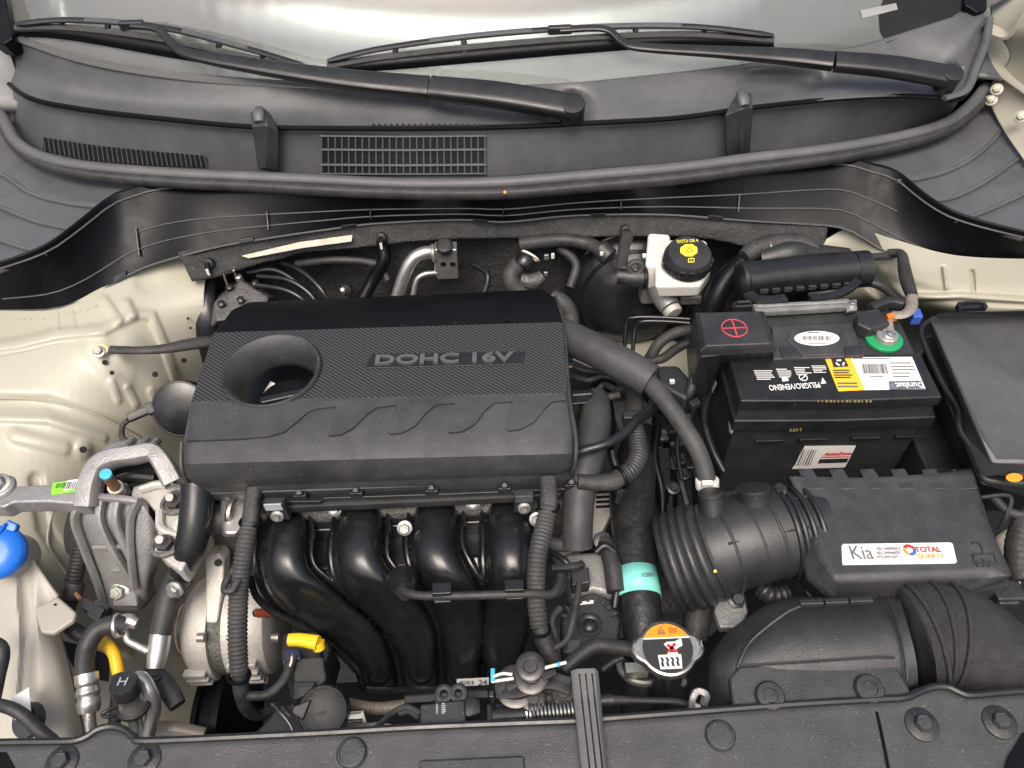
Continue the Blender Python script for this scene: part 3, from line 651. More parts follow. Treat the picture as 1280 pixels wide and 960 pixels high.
# =============== fuel rail carrier under the cover ===============
fr = thing('rail_carrier', 'black plastic rail with clips along the front of the engine cover', 'rail', Z(520, 620, -.06))
mk('rail_body', [loft([[Z(x, y + a, z) for a, z in ((-8, -.030), (10, -.026), (14, -.034), (8, -.055))] for x, y in ((318, 618), (400, 617), (405, 613), (560, 608), (722, 601))])], satin, fr, bevel=.0015)
mk('rail_ledge', tube([Z(330, 634, -.04), Z(500, 627, -.04), Z(700, 617, -.04)], .006, 8, 4, sq=4), plas, fr)
for x, y in ((376, 620), (446, 617), (540, 614), (631, 611), (714, 607)):
    p = toward(Z(x, y, -.026), .003); c_ = mk('rail_clip', [box(p, .014, .006, .008), box(p + V((0, 0, .005)), .008, .005, .005)], satin, fr, bevel=.001)
    mk('clip_pin', lathe(p + V((0, 0, .006)), V((0, -.4, 1)), [(.003, 0), (.0025, .003)], 10), plasg, c_)
for x, y in ((347, 636), (655, 626)):
    p = toward(Z(x, y, -.032), .004); lug = mk('cover_mount', [box(p, .022, .010, .030), box(p + V((0, -.002, .014)), .020, .008, .005)], plas, fr, bevel=.0012)
    mk('mount_screw', lathe(p + V((0, -.006, -.004)), V((0, -1, .5)), [(.007, 0), (.007, .002), (.004, .003), (.003, .006)], 14), zinc, lug)
    mk('mount_face', box(p + V((0, -.006, .0128)), .018, .002, .010), silver_print if x < 400 else cowlm, lug)
# =============== intake manifold ===============
im = thing('intake_manifold', 'glossy black intake manifold with four curved runners', 'intake manifold', Z(520, 850, -.27))
RUN = [[(356, 650, -.062), (354, 666, -.046), (346, 694, -.044), (350, 722, -.062), (380, 757, -.105), (421, 791, -.155), (458, 828, -.200), (474, 852, -.225)],
       [(448, 646, -.062), (447, 662, -.046), (444, 690, -.044), (453, 720, -.060), (477, 756, -.102), (501, 791, -.152), (517, 828, -.200), (523, 852, -.225)],
       [(543, 640, -.062), (543, 656, -.046), (546, 684, -.044), (556, 714, -.060), (573, 750, -.102), (582, 790, -.155), (581, 828, -.200), (580, 852, -.225)],
       [(636, 637, -.062), (637, 653, -.046), (640, 682, -.044), (643, 712, -.060), (640, 750, -.102), (634, 790, -.155), (632, 828, -.200), (632, 852, -.225)]]
RC = [[(356, 660), (354, 701), (368, 734), (406, 768), (446, 799), (465, 827), (473, 850)], [(451, 652), (449, 698), (465, 732), (498, 768), (518, 801), (526, 846)],
      [(545, 646), (543, 682), (554, 716), (572, 753), (579, 797), (578, 846)], [(637, 643), (639, 690), (641, 725), (635, 766), (628, 805), (626, 846)]]
RC = [[V((p.x, p.y)) for p in catmull([V((x, y, 0)) for x, y in r], 6)] for r in RC]
ZC = [(630, -.058), (660, -.050), (690, -.050), (715, -.060), (735, -.076), (770, -.115), (800, -.155), (850, -.225), (880, -.265)]
LB = [(630, 318), (660, 316), (690, 311), (720, 312), (745, 323), (770, 350), (795, 392), (825, 432), (845, 450), (862, 462), (880, 470)]
def sst(a, b_, x): t = np.clip((x - a) / (b_ - a), 0, 1); return t * t * (3 - 2 * t)
def ip(pts, x): return np.interp(x, [q[0] for q in pts], [q[1] for q in pts])
GXN, GYN = 520, 330
gx, gy = np.meshgrid(302 + 378 * np.arange(GXN) / (GXN - 1), 628 + 238 * np.arange(GYN) / (GYN - 1))
ds_ = []
for r in RC:
    dm_ = np.full(gx.shape, 9e9)
    for a, b_ in zip(r, r[1:]):
        ab_x, ab_y = b_.x - a.x, b_.y - a.y; t = np.clip(((gx - a.x) * ab_x + (gy - a.y) * ab_y) / (ab_x ** 2 + ab_y ** 2), 0, 1)
        dm_ = np.minimum(dm_, np.hypot(gx - a.x - ab_x * t, gy - a.y - ab_y * t))
    ds_.append(dm_)
ds_ = np.array(ds_); gbi = ds_.argmin(0); best = ds_.min(0)
w_ = ip([(630, 28), (690, 30), (740, 32), (790, 29), (830, 23), (870, 21)], gy); gq = best / w_
gh = .030 * (1 - np.minimum(1, gq) ** 2.4) ** .55 + .007 * (1 - sst(w_ + 7, w_ + 12, best)) * (1 - sst(725, 760, gy))
nb = ip([(330, 714), (402, 714), (450, 716), (497, 718), (545, 706), (589, 697), (670, 690)], gx)
gh += -.045 * (1 - sst(nb - 6, nb, gy)) * sst(w_ + 7, w_ + 13, best)
gh += -.05 * (1 - sst(ip(LB, gy) - 5, ip(LB, gy), gx)) - .05 * sst(671, 677, gx) - .05 * sst(860, 865, gy) - .004 * np.exp(-((best - w_) / 2.2) ** 2)
yy_ = np.linspace(560, 940, 761); zz_ = np.convolve(ip(ZC, yy_), np.hanning(101) / np.hanning(101).sum(), 'same'); gzz = np.interp(gy, yy_, zz_) - .028
gv = []; gi = []
for iy in range(GYN):
    for ix in range(GXN):
        gv.append(toward(Z(float(gx[iy, ix]), float(gy[iy, ix]), float(gzz[iy, ix])), float(gh[iy, ix]))); gi.append((int(gbi[iy, ix]), float(gq[iy, ix]), float(gh[iy, ix])))
fcs = {0: [], 1: [], 2: [], 3: [], 'web': []}
for iy in range(GYN - 1):
    for ix in range(GXN - 1):
        k = iy * GXN + ix; q4 = (k, k + GXN, k + GXN + 1, k + 1)
        if max(gi[m_][2] for m_ in q4) < -.043: continue
        bi_, q_ = gi[k][0], gi[k][1]; fcs[bi_ if q_ < 1.05 else 'web'].append(q4)
for key in (0, 1, 2, 3, 'web'):
    used = sorted({m_ for q in fcs[key] for m_ in q}); mp_ = {m_: n_ for n_, m_ in enumerate(used)}
    mk('runner' if key != 'web' else 'web', ([gv[m_] for m_ in used], [tuple(mp_[m_] for m_ in q) for q in fcs[key]]), gloss, im, smooth=75, solid=.003)
mk('back_plate', plate([(318, 640), (680, 622), (680, 700), (318, 716)], -.105, .02), satin, im, bevel=.003)
for i, r in enumerate(RC):
    t_ = r[0]; P = [toward(Z(t_.x + dx, t_.y + dy, interp(ZC, t_.y + dy) - .028), .0095) for dx, dy in ((-37, 12), (-33, -10), (-20, -26), (0, -33), (20, -26), (33, -10), (37, 12))]
    mk('runner_rim', tube(P, .0014, 8, 5), satin, im)
mk('lower_rim', tube([Z(*q) for q in ((313, 722, -.08), (320, 745, -.10), (340, 764, -.12), (371, 779, -.14), (404, 796, -.165), (427, 817, -.19), (446, 836, -.21), (453, 855, -.228), (466, 862, -.236), (540, 861, -.236), (600, 858, -.236), (660, 856, -.236))], .004, 8, 5), gloss, im)
for a, b in ((0, 1), (1, 2), (2, 3)):
    x = (RUN[a][0][0] + RUN[b][0][0]) / 2; y = (RUN[a][0][1] + RUN[b][0][1]) / 2
    p = Z(x, y + 22, -.085); mk('mount_pocket', box(p + V((0, .02, -.012)), .040, .03, .03), gloss, im, bevel=.003)
for x, y in ((418, 636), (506, 660), (591, 628), (671, 649)):
    p = Z(x, y, -.056); mk('manifold_bolt', bolt(p, V((0, -.7, .7)), .0058), zinc, im)
p = Z(578, 853, -.226); st = thing('part_label', 'small white barcode label numbered 24 at the bottom of the intake manifold', 'label', toward(p, .02))
lb = lambda x, y: toward(Z(x, y, -.225), .022)
mk('label_paper', prism([lb(*q) for q in ((571, 858), (611, 856), (611, 847), (571, 849))], V((0, .0006, -.0006))), nylon, st)
mk('barcode', bars(574, 851, 593, 856, 12, lambda x, y: toward(lb(x, y), .0004)), black_print, st)
mk('lettering', text('24', toward(lb(598, 856), .0003), toward(lb(609, 855.6), .0003), .0062, V((0, -.7, .7))), black_print, st)
vp = thing('vacuum_pipe', 'thin black vacuum pipe clipped across the manifold runners', 'pipe', Z(600, 744, -.05))
tz('pipe', [(500, 733, -.06), (512, 742, -.042), (540, 745, -.036), (600, 744, -.034), (660, 742, -.036), (688, 743, -.045), (698, 733, -.05), (701, 720, -.055)], 5.5, rubber, vp)
for x, y in ((553, 742), (643, 738)):
    p = toward(Z(x, y, -.036), .003); mk('pipe_clip', [box(p + V((0, .002, .004)), .019, .012, .008), box(p + V((0, -.004, -.004)), .017, .008, .004)], gloss, vp, bevel=.001)
mk('pipe_port', lathe(Z(506, 736, -.055), V((.2, -.6, .5)), [(.018, -.02), (.013, 0), (.0095, .008)], 16), gloss, im)
# =============== harness conduits on both sides of the manifold ===============
def conduit(label, pts, r, ends=(True, True), m=rubberg, head=None):
    t = thing('wiring_conduit', label, 'wiring conduit', Z(*pts[-1])); tz('ribbed_sleeve', pts, r, m, t, corr=(.0042, .07), n=16)
    return t
c1 = conduit('ribbed grey wiring conduit hanging in front of the alternator', [(313, 652, -.03), (308, 675, -.035), (302, 710, -.05), (298, 750, -.07), (297, 800, -.09), (299, 842, -.11)], [9.5, 10.5, 11, 11.5, 11.5, 11])
tz('taped_end', [(318, 612, -.02), (315, 635, -.025), (313, 655, -.03)], [10, 10, 10], cable, c1, sq=3); tz('taped_end', [(299, 840, -.11), (303, 868, -.13), (310, 888, -.15), (325, 894, -.17), (348, 884, -.18)], [10, 10, 8, 6.5, 6], cable, c1)
tz('branch_wire', [(300, 703, -.05), (286, 720, -.05), (280, 737, -.05), (290, 738, -.05), (298, 725, -.05)], 4.5, cable, c1)
tz('branch_wire', [(310, 870, -.13), (335, 868, -.13), (355, 850, -.13), (367, 820, -.13)], 6, cable, c1)
for y in (652, 845): mk('cable_tie', torus(Z(313 if y < 700 else 299, y, -.03 if y < 700 else -.11), V((-.1, -.4, -1)), .0105, .0018), trimm, c1)
c2 = conduit('ribbed grey wiring conduit hanging over the right side of the manifold', [(686, 632, -.018), (680, 660, -.025), (672, 695, -.03), (670, 740, -.045), (674, 785, -.06)], [11, 11.5, 11.5, 11.5, 11])
tz('taped_end', [(685, 600, -.012), (686, 618, -.014), (686, 634, -.018)], [11, 11, 11], cable, c2, sq=3.2); tz('taped_end', [(674, 783, -.06), (681, 803, -.07), (692, 826, -.08), (705, 848, -.1)], [11, 11.5, 11, 9], cable, c2)
tz('branch_wire', [(690, 812, -.07), (708, 800, -.07), (716, 775, -.07), (722, 745, -.075), (724, 728, -.08)], 4, rubberg, c2)
for x, y, z in ((686, 633, -.018), (674, 786, -.06)): mk('cable_tie', torus(Z(x, y, z), V((-.1, -.4, -1)), .0105, .0018), trimm, c2)
# =============== alternator ===============
ac = Z(243, 785, -.20); al = thing('alternator', 'pale aluminium alternator with finned casing and grey pulley', 'alternator', ac + V((.05, 0, -.07)))
ax = V((1, .02, 0))
mk('pulley', lathe(ac + V((-.014, 0, 0)), ax, [(.018, -.004), (.030, -.004), (.031, .0), (.031, .003), (.0285, .004), (.0285, .018)], 36), mat('pulley_grey', (.10, .095, .09), .5, metal=.3), al)
mk('pulley_ring', torus(ac + V((-.0115, 0, 0)), ax, .0285, .0022), brassy, al)
mk('front_casing', lathe(ac, ax, [(.030, .0), (.046, .002), (.056, .010), (.060, .020), (.060, .036)], 44), casts, al, smooth=30)
mk('stator_gap', lathe(ac, ax, [(.055, .035), (.0555, .055)], 40), dirty, al)
mk('rear_casing', lathe(ac, ax, [(.060, .053), (.060, .085), (.056, .098), (.046, .104), (.03, .105)], 44), casts, al, smooth=30)
for k in range(7):
    a = rad(134 + k * 12); d = V((0, math.cos(a), math.sin(a))); m3 = Matrix((V((1, 0, 0)), d.cross(V((1, 0, 0))) * -1, d)).transposed()
    for x0, ln in ((.006, .026), (.058, .034)):
        if k > 2 or x0 > .03 and k == 2: mk('cooling_fin', box(ac + V((x0 + ln / 2, 0, 0)) + d * .0605, ln, .0068, .010, m3), casts, al, bevel=.002)
        a2 = a + rad(6); d2 = V((0, math.cos(a2), math.sin(a2))); m4 = Matrix((V((1, 0, 0)), d2.cross(V((1, 0, 0))) * -1, d2)).transposed()
        if k > 2: mk('vent_slot', box(ac + V((x0 + ln / 2 + .002, 0, 0)) + d2 * .0603, ln - .008, .0045, .002, m4), dark, al)
for x, y in ((331, 764),):
    p = Z(331, 766, -.148); wn = mk('vent_window', box(toward(p, .001), .026, .008, .012, Matrix.Rotation(rad(35), 3, 'X')), dark, al, bevel=.002)
    for k in range(7): mk('copper_winding', torus(toward(p, .006) + V((-.009 + k * .003, 0, 0)), V((1, .4, 0)), .004, .0016, 12, 6), copper, wn)
lp = [(256, 700), (262, 692), (274, 691), (280, 700), (279, 725), (272, 780), (256, 780)]
mk('mounting_lug', prism([Z(x, y, -.11 - (y - 690) * .0004) for x, y in lp], V((0, .02, -.012))), casts, al, bevel=.003)
mk('lug_bolt', lathe(toward(Z(273, 703, -.112), .001), V((.1, -.6, .7)), [(.004, 0), (.004, .003)], 10), dark, al)
for x, y, z in ((247, 797, -.145), (340, 797, -.15)): mk('through_bolt', cyl(Z(x, y, z), Z(x + 9, y, z), .005, n=10), zinc, al)
mk('tie_rod', cyl(Z(283, 797, -.143), Z(300, 797, -.143), .0022), steel, al)
# =============== small engine fittings, left front ===============
ds = thing('dipstick', 'bright yellow oil dipstick handle below the manifold', 'dipstick', Z(392, 812, -.16))
mk('handle', [tube([Z(361, 800, -.11), Z(376, 800, -.11), Z(398, 804, -.11)], [.0062, .0066, .0075], 12, 5, sq=3), tube([Z(397, 803, -.112), Z(400, 812, -.118)], [.0075, .006], 12, 4)], yellow, ds)
tz('tube', [(398, 812, -.122), (402, 835, -.18), (405, 860, -.26)], 4.5, plas, ds)
dv = thing('sensor_block', 'black dusty valve block with connector beneath the yellow dipstick', 'valve', Z(385, 850, -.22))
mk('body', [plate([(352, 790), (395, 786), (415, 805), (408, 830), (395, 850), (392, 875), (362, 878), (355, 845), (350, 820)], -.150, .06)], plas, dv, bevel=.006)
mk('housing', [plate([(364, 822), (404, 820), (408, 848), (395, 862), (368, 862)], -.135, .03)], rubberg, dv, bevel=.003)
mk('connector', [plate([(366, 852), (394, 851), (393, 872), (366, 874)], -.125, .02)], plas, dv, bevel=.002); mk('connector_latch', plate([(372, 858), (391, 857), (390, 870), (372, 871)], -.122, .01), plasg, dv, bevel=.001)
mk('plug', plate([(354, 812), (374, 811), (376, 824), (356, 825)], -.13, .02), mat('dark_blue_plastic', (.02, .03, .07), .4), dv, bevel=.001)
tz('wire', [(365, 818, -.127), (364, 828, -.125), (358, 842, -.13)], 1.5, nylon, dv)
cc = thing('coolant_filler', 'black coolant filler neck with lettered round cap at the front left', 'coolant filler', Z(402, 892, -.16))
cp0 = Z(404, 889, -.125); cn = V((.05, -.35, 1)).normalized()
mk('cap', lathe(cp0, cn, [(.024, -.02), (.0255, -.006), (.0255, .0), (.0235, .003), (.0215, .0025), (.020, .0015)], 36), plas, cc)
CPx = lambda x, y: PL(x, y, cp0 + cn * .001, cn)
mk('cap_tab', prism([CPx(x, y) for x, y in ((380, 900), (366, 893), (366, 886), (370, 882), (390, 874))], cn * .004), plas, cc, bevel=.0015)
mk('lettering', text('COOLANT', CPx(376, 896), CPx(408, 894), .0045, cn, ext=.0004, off=.001), plasg, cc)
mk('neck', lathe(cp0 + cn * -.07, cn, [(.02, 0), (.02, .055)], 24), plas, cc)
mk('spout', [cyl(Z(432, 891, -.135), Z(455, 889, -.135), .0022, n=8), cyl(Z(432, 902, -.135), Z(453, 901, -.135), .0022, n=8)], gloss, cc)
mk('white_spout', tube([Z(434, 898, -.14), Z(450, 897, -.14), Z(456, 895, -.14)], [.006, .006, .0075], 10, 4), nylon, cc)
mk('coolant_tank', plate([(425, 903), (470, 900), (490, 902), (500, 912), (500, 950), (420, 950)], -.16, .12), tank, bevel=.008, label='off-white coolant tank shoulder behind the front panel', cat='tank')
fsk = mk('fan_shroud', [plate([(318, 915), (345, 885), (372, 875), (385, 915), (372, 960), (300, 960)], -.17, .2)], plasg, bevel=.004, label='grey ribbed fan shroud corner left of the coolant cap', cat='shroud')
tz('bail_wire', [(340, 880, -.155), (350, 890, -.15), (362, 905, -.15), (368, 918, -.15)], 2, steel, fsk)
tz('bail_wire', [(352, 884, -.155), (364, 896, -.15)], 2, steel, fsk)
cr = Z(302, 905, -.3); mk('crank_pulley', lathe(cr + V((-.03, 0, 0)), V((1, 0, 0)), [(.02, 0), (.085, .0), (.085, .006), (.080, .008), (.080, .02), (.084, .022), (.084, .03)], 48), trimm, label='dark ribbed drive pulley below the alternator', cat='pulley')
# =============== timing side: hoses and castings ===============
wp = thing('coolant_elbow', 'shiny metal coolant outlet clamped to a short black hose under the cover', 'coolant outlet', Z(280, 650, -.09))
mk('casting', [loft([[Z(x, y, z) for x, y in q] for q, z in (([(278, 612), (318, 612), (316, 640), (296, 668), (280, 668), (275, 640)], -.045), ([(276, 610), (318, 610), (318, 642), (298, 672), (278, 672), (273, 640)], -.075))])], alu, wp, bevel=.004, bseg=3)
mk('clamp_ring', torus(Z(293, 640, -.05), V((1, -.2, 0)), .014, .004), steel, wp)
mk('hose', cyl(Z(243, 652, -.06), Z(280, 648, -.065), .017, n=24), rubber, wp)
th = thing('coolant_hose', 'thick black hose running down beside the engine mount', 'hose', Z(238, 690, -.1))
tz('hose', [(247, 606, -.02), (246, 630, -.03), (243, 660, -.045), (236, 690, -.065), (226, 716, -.09)], [20, 20, 20, 18, 14], satin, th, n=20)
mk('hose_bolt', bolt(toward(Z(219, 737, -.09), .004), V((-.2, -.8, .5)), .0065), zinc, th)
mk('hose_bracket', [plate([(208, 722), (236, 718), (240, 728), (228, 742), (212, 738)], -.092, .012)], plas, th, bevel=.002)
sh = thing('suction_pipe', 'black sleeved hose joining a bare aluminium pipe left of the alternator', 'pipe', Z(198, 850, -.2))
tz('sleeve', [(226, 716, -.1), (214, 740, -.11), (207, 765, -.12), (201, 793, -.13)], [14, 15, 15, 14], rubber, sh)
tz('pipe', [(201, 789, -.13), (198, 812, -.138), (194, 836, -.145)], [12.5, 13, 10], alu, sh); tz('side_pipe', [(157, 788, -.12), (160, 800, -.125), (172, 807, -.13), (185, 814, -.135)], 5, alu, sh)
mk('sensor_boot', tube([Z(184, 842, -.148), Z(200, 850, -.155), Z(212, 865, -.16), Z(222, 882, -.165)], [.010, .011, .0105, .009], 10, 4, sq=3, up=UPZ), rubber, sh)
mk('boot_ring', torus(Z(192, 842, -.146), V((-.3, -.3, -1)), .0085, .004), plas, sh)
# horn and ground strap on the left wing
hn = thing('horn', 'round black horn with plug half hidden by the engine cover', 'horn', Z(222, 515, -.13))
hp = Z(226, 511, -.10); hd = (CAM - hp).normalized() + V((-.35, 0, -.2))
mk('horn_body', lathe(hp, hd, [(.016, -.05), (.036, -.02), (.037, -.006), (.0355, .002), (.030, .004), (.012, .006)], 40), gloss, hn); mk('horn_rim', torus(hp, hd, .036, .0022, 40), plas, hn)
mk('plug', tube([Z(200, 506, -.1), Z(184, 513, -.1)], .0085, 8, 2, sq=5, up=V((.3, -.5, .8))), plas, hn, bevel=.001)
mk('plug_tail', tube([Z(186, 512, -.1), Z(160, 523, -.1)], .0062, 8, 2, sq=6, up=V((.3, -.5, .8))), satin, hn, bevel=.001); tz('wire', [(160, 525, -.1), (153, 533, -.105), (154, 548, -.11), (170, 556, -.115)], 3.5, cable, hn)
gs = thing('ground_strap', 'black taped cable bolted to the cream inner wing', 'cable', Z(180, 435, -.06))
tz('cable', [(138, 437, -.045), (170, 438, -.044), (205, 436, -.046), (240, 430, -.055), (285, 424, -.07)], [6, 6, 7, 9, 8], cable, gs, flat=.7)
mk('eyelet', [disc(toward(Z(126, 438, -.055), .008), V((.2, -.3, 1)), .0095, .002), box(toward(Z(134, 437, -.055), .008), .012, .009, .002)], brassy, gs); mk('eyelet_bolt', bolt(toward(Z(124, 440, -.055), .010), V((.1, -.4, 1)), .0055), zinc, gs)
# =============== engine mount ===============
em = thing('engine_mount', 'grey cast aluminium engine mount arch with ribs and long side arm', 'engine mount', Z(150, 690, -.16))
mk('side_arm', plate([(-30, 601), (8, 599), (20, 607), (60, 605), (112, 598), (122, 612), (108, 631), (60, 627), (16, 628), (4, 634), (-30, 632)], -.045, .022), cast, em, bevel=.003)
mk('arm_eye', torus(Z(2, 609, -.044), UPZ, .012, .004), cast, em); mk('arm_bolt', bolt(Z(0, 606, -.043), V((0, -.3, 1)), .009), zinc, em)
mk('arch', tube([Z(*q) for q in ((110, 632, -.050), (114, 604, -.036), (124, 583, -.030), (142, 573, -.026), (168, 569, -.025), (190, 566, -.027), (203, 578, -.032), (216, 602, -.048))], [.012, .0115, .011, .0105, .010, .010, .011, .012], 12, 6, sq=4, flat=1.1), cast, em)
mk('arch_hood', pxsurf([[(112, 600, -.06), (124, 568, -.05), (140, 553, -.048), (166, 549, -.048), (196, 552, -.048), (226, 590, -.06)], [(113, 612, -.04), (124, 585, -.032), (144, 573, -.028), (166, 570, -.027), (193, 566, -.028), (218, 606, -.045)]], 40, 8), cast, em, solid=.005)
for a, b in (((152, 572), (166, 550)), ((172, 569), (184, 550)), ((192, 566), (197, 551))):
    mk('arch_rib', tube([Z(*a, -.022), Z((a[0] + b[0]) / 2 - 3, (a[1] + b[1]) / 2, -.030), Z(*b, -.044)], .0045, 8, 4), cast, em)
lower = [[(106, 622, -.058), (128, 622, -.056), (150, 624, -.055), (172, 628, -.056)], [(93, 648, -.080), (122, 655, -.076), (146, 652, -.074), (170, 650, -.076)],
         [(104, 684, -.115), (130, 690, -.112), (150, 690, -.112), (168, 690, -.112)], [(120, 725, -.160), (138, 732, -.158), (154, 734, -.157), (167, 735, -.156)], [(130, 754, -.190), (142, 761, -.192), (158, 764, -.192), (172, 764, -.190)]]
mk('ribbed_face', pxsurf(lower, 30, 30), cast, em, solid=.008)
side = [[(172, 626, -.050), (185, 640, -.062), (197, 660, -.085)], [(168, 680, -.095), (188, 685, -.10), (203, 690, -.12)], [(166, 735, -.152), (182, 735, -.155), (192, 724, -.16)], [(172, 764, -.188), (182, 758, -.19), (196, 740, -.185)]]
mk('flat_side', pxsurf(side, 20, 30), cast, em, solid=.010)
for pts in (((107, 620, -.052), (93, 648, -.070), (104, 684, -.105), (120, 725, -.150), (130, 756, -.186)), ((127, 622, -.048), (125, 650, -.066), (140, 685, -.098), (158, 715, -.130), (165, 728, -.143)), ((148, 624, -.047), (145, 650, -.064), (155, 680, -.092), (165, 700, -.115)), ((172, 627, -.047), (163, 650, -.066), (163, 690, -.1), (168, 735, -.146)), ((107, 620, -.050), (130, 622, -.046), (152, 624, -.045), (173, 627, -.047))):
    mk('face_rib', tube([Z(*q) for q in pts], .0042, 8, 5, sq=3), cast, em)
for pts in (((118, 684, -.105), (136, 684, -.1)), ((141, 713, -.137), (160, 712, -.13)), ((148, 683, -.1), (157, 684, -.095))): mk('cross_rib', tube([Z(*q) for q in pts], .003, 8, 3), cast, em)
p = toward(Z(150, 740, -.17), .010); mk('foot_pad', prism([toward(Z(x, y, -.166), .006) for x, y in ((140, 722), (166, 722), (172, 758), (140, 758))], V((0, .006, -.006))), cast, em, bevel=.002); mk('foot_bolt', bolt(p, V((0, -.6, .8)), .0085), zinc, em)
mk('mount_label', [prism([Z(x, y, -.0445) for x, y in ((64, 619), (66, 604), (106, 598), (98, 614))], V((0, 0, .0004)))], green, em)
tl = [Z(x, y, -.0438) for x, y in ((79, 614), (84, 601), (104, 598), (97, 610))]; mk('barcode_label', prism(tl, V((0, 0, .0003))), white, em); mk('barcode', bars(83, 602, 101, 611, 8, lambda x, y: Z(x - (y - 602) * .35, y, -.0432)), grey_print, em)
mk('lettering', text('010', Z(69, 611, -.0439), Z(80, 610, -.0439), .007, UPZ), black_print, em)
mk('paint_mark', prism([Z(x, y, -.0443) for x, y in ((93, 621), (108, 600), (110, 603), (97, 621))], V((0, 0, .0004))), teal, em)
rb = thing('mount_rubber', 'black rubber bush under the engine mount arm', 'rubber bush', Z(92, 670, -.15))
mk('bush', lathe(Z(96, 660, -.12), V((-.5, -.3, .6)), [(.035, -.05), (.037, -.01), (.034, .0), (.02, .002)], 32), rubber, rb)
ib = thing('mount_bush', 'black rubber block inside the engine mount arch around the cyan tipped stud', 'rubber bush', Z(160, 610, -.1))
mk('block', [plate([(120, 628), (124, 592), (145, 580), (190, 574), (214, 604), (190, 632)], -.066, .05)], rubber, ib, bevel=.004); mk('strip', tube([Z(148, 600, -.06), Z(165, 596, -.056), Z(195, 598, -.056)], .006, 8, 4), satin, ib)
sb = thing('mount_stud', 'upright rusty stud with cyan painted tip in the engine mount', 'stud', Z(150, 617, -.07))
a, b = Z(151, 618, -.066), Z(133, 594, -.008); mk('thread', cyl(a, b, .0058, n=16), rust, sb); mk('paint_tip', cyl(b, b + (b - a).normalized() * .004, .0062, n=16), cyan, sb); mk('collar', cyl(a, a.lerp(b, .4), .0085, n=16), casts, sb); mk('nut', lathe(a, b - a, [(.013, -.003), (.013, .008)], 6), plas, sb)
eb2 = thing('engine_bracket', 'bright cast aluminium engine bracket with two nuts beside the mount arch', 'engine bracket', Z(205, 660, -.12))
mk('casting', [plate([(162, 622), (165, 607), (180, 604), (205, 600), (222, 600), (236, 608), (240, 650), (240, 690), (226, 714), (212, 705), (196, 690), (196, 640), (185, 628)], -.060, .03)], casts, eb2, bevel=.004, bseg=3)
mk('raised_web', tube([Z(176, 612, -.056), Z(195, 606, -.055), Z(208, 606, -.055)], .005, 8, 4), casts, eb2); mk('raised_web', tube([Z(200, 640, -.057), Z(203, 662, -.057), Z(232, 672, -.057)], .005, 8, 4), casts, eb2); mk('raised_web', tube([Z(198, 690, -.057), Z(205, 664, -.057)], .004, 8, 4), casts, eb2)
for x, y in ((220, 629), (208, 681)):
    q = Z(x, y, -.058); wl_ = mk('nut_well', lathe(q, UPZ, [(.0165, .0), (.0165, .003), (.013, .0035), (.012, .001)], 24), dirty, eb2); mk('nut', lathe(q, V((0, -.2, 1)), [(.0095, .002), (.0095, .010)], 6), plas, wl_); mk('stud', cyl(q + V((0, 0, .01)), q + V((0, -.004, .018)), .0045, n=12), cast, wl_)
q = Z(232, 656, -.056); mk('green_bolt', bolt(q, V((0, -.2, 1)), .009), mat('pale_green_zinc', (.55, .64, .52), .4, metal=.4), eb2)
# =============== left front corner: washer tank, a/c pipes ===============
wt = thing('washer_tank', 'off-white washer fluid tank at the lower left corner', 'washer tank', Z(40, 900, -.2))
wtn = [[(-60, 700, -.10), (0, 690, -.085), (30, 690, -.085), (50, 712, -.095), (70, 745, -.11)], [(-60, 760, -.12), (0, 750, -.10), (30, 752, -.10), (56, 775, -.12), (76, 790, -.14)],
       [(-60, 830, -.13), (0, 830, -.12), (40, 830, -.118), (70, 835, -.13), (90, 838, -.15)], [(-60, 960, -.16), (0, 955, -.15), (50, 950, -.15), (85, 945, -.16), (112, 940, -.18)]]
mk('tank_body', pxsurf(wtn, 40, 40, bumps=[([(30, 700), (36, 800), (30, 900)], 10, -.006)]), tank, wt, solid=.004)
mk('tank_lug', plate([(42, 760), (72, 745), (95, 765), (92, 775), (66, 792), (50, 790)], -.105, .008), tank, wt, bevel=.003); mk('lug_hole', disc(toward(Z(69, 756, -.104), .0004), UPZ, .0013, .001, 8), dark, wt)
mk('tank_sticker', prism([toward(Z(x, y, -.128), .034) for x, y in ((14, 872), (36, 859), (39, 895), (18, 900))], V((0, .0005, -.0005))), white, wt)
bp = Z(-3, 691, -.055); bd = V((.25, -.45, 1)).normalized()
bc = mk('washer_cap', lathe(bp, bd, [(.026, -.012), (.029, -.002), (.0285, .004), (.025, .009), (.012, .0115)], 36), blue, wt, smooth=60, label='bright blue filler cap')
BP = lambda x, y: PL(x, y, bp + bd * .008, bd)
mk('lid_tab', prism([BP(*q) for q in ((-2, 664), (6, 654), (9, 649), (22, 655), (20, 663), (10, 668))], -bd * .01), blue, bc, bevel=.002)
mk('lid_groove', tube([BP(-6, 672) + bd * .003, BP(2, 664) + bd * .003, BP(8, 654) + bd * .003], .0015, 6), blue, bc)
mk('filler_neck', lathe(bp - bd * .05, bd, [(.026, 0), (.024, .04)], 28), tank, wt)
lc = conduit('ribbed black conduit running down behind the engine mount', [(106, 660, -.12), (100, 690, -.13), (93, 720, -.14), (87, 745, -.15), (82, 775, -.16), (95, 790, -.165), (118, 800, -.165)], [10, 10, 10, 11, 9, 9, 9], m=rubber)
mk('tape_wrap', tube([Z(94, 728, -.139), Z(88, 748, -.149)], .0115, 14, 3), cable, lc)
cn_ = thing('connector', 'black electrical plug with chrome-edged latch on the cream wing', 'connector', Z(118, 765, -.14))
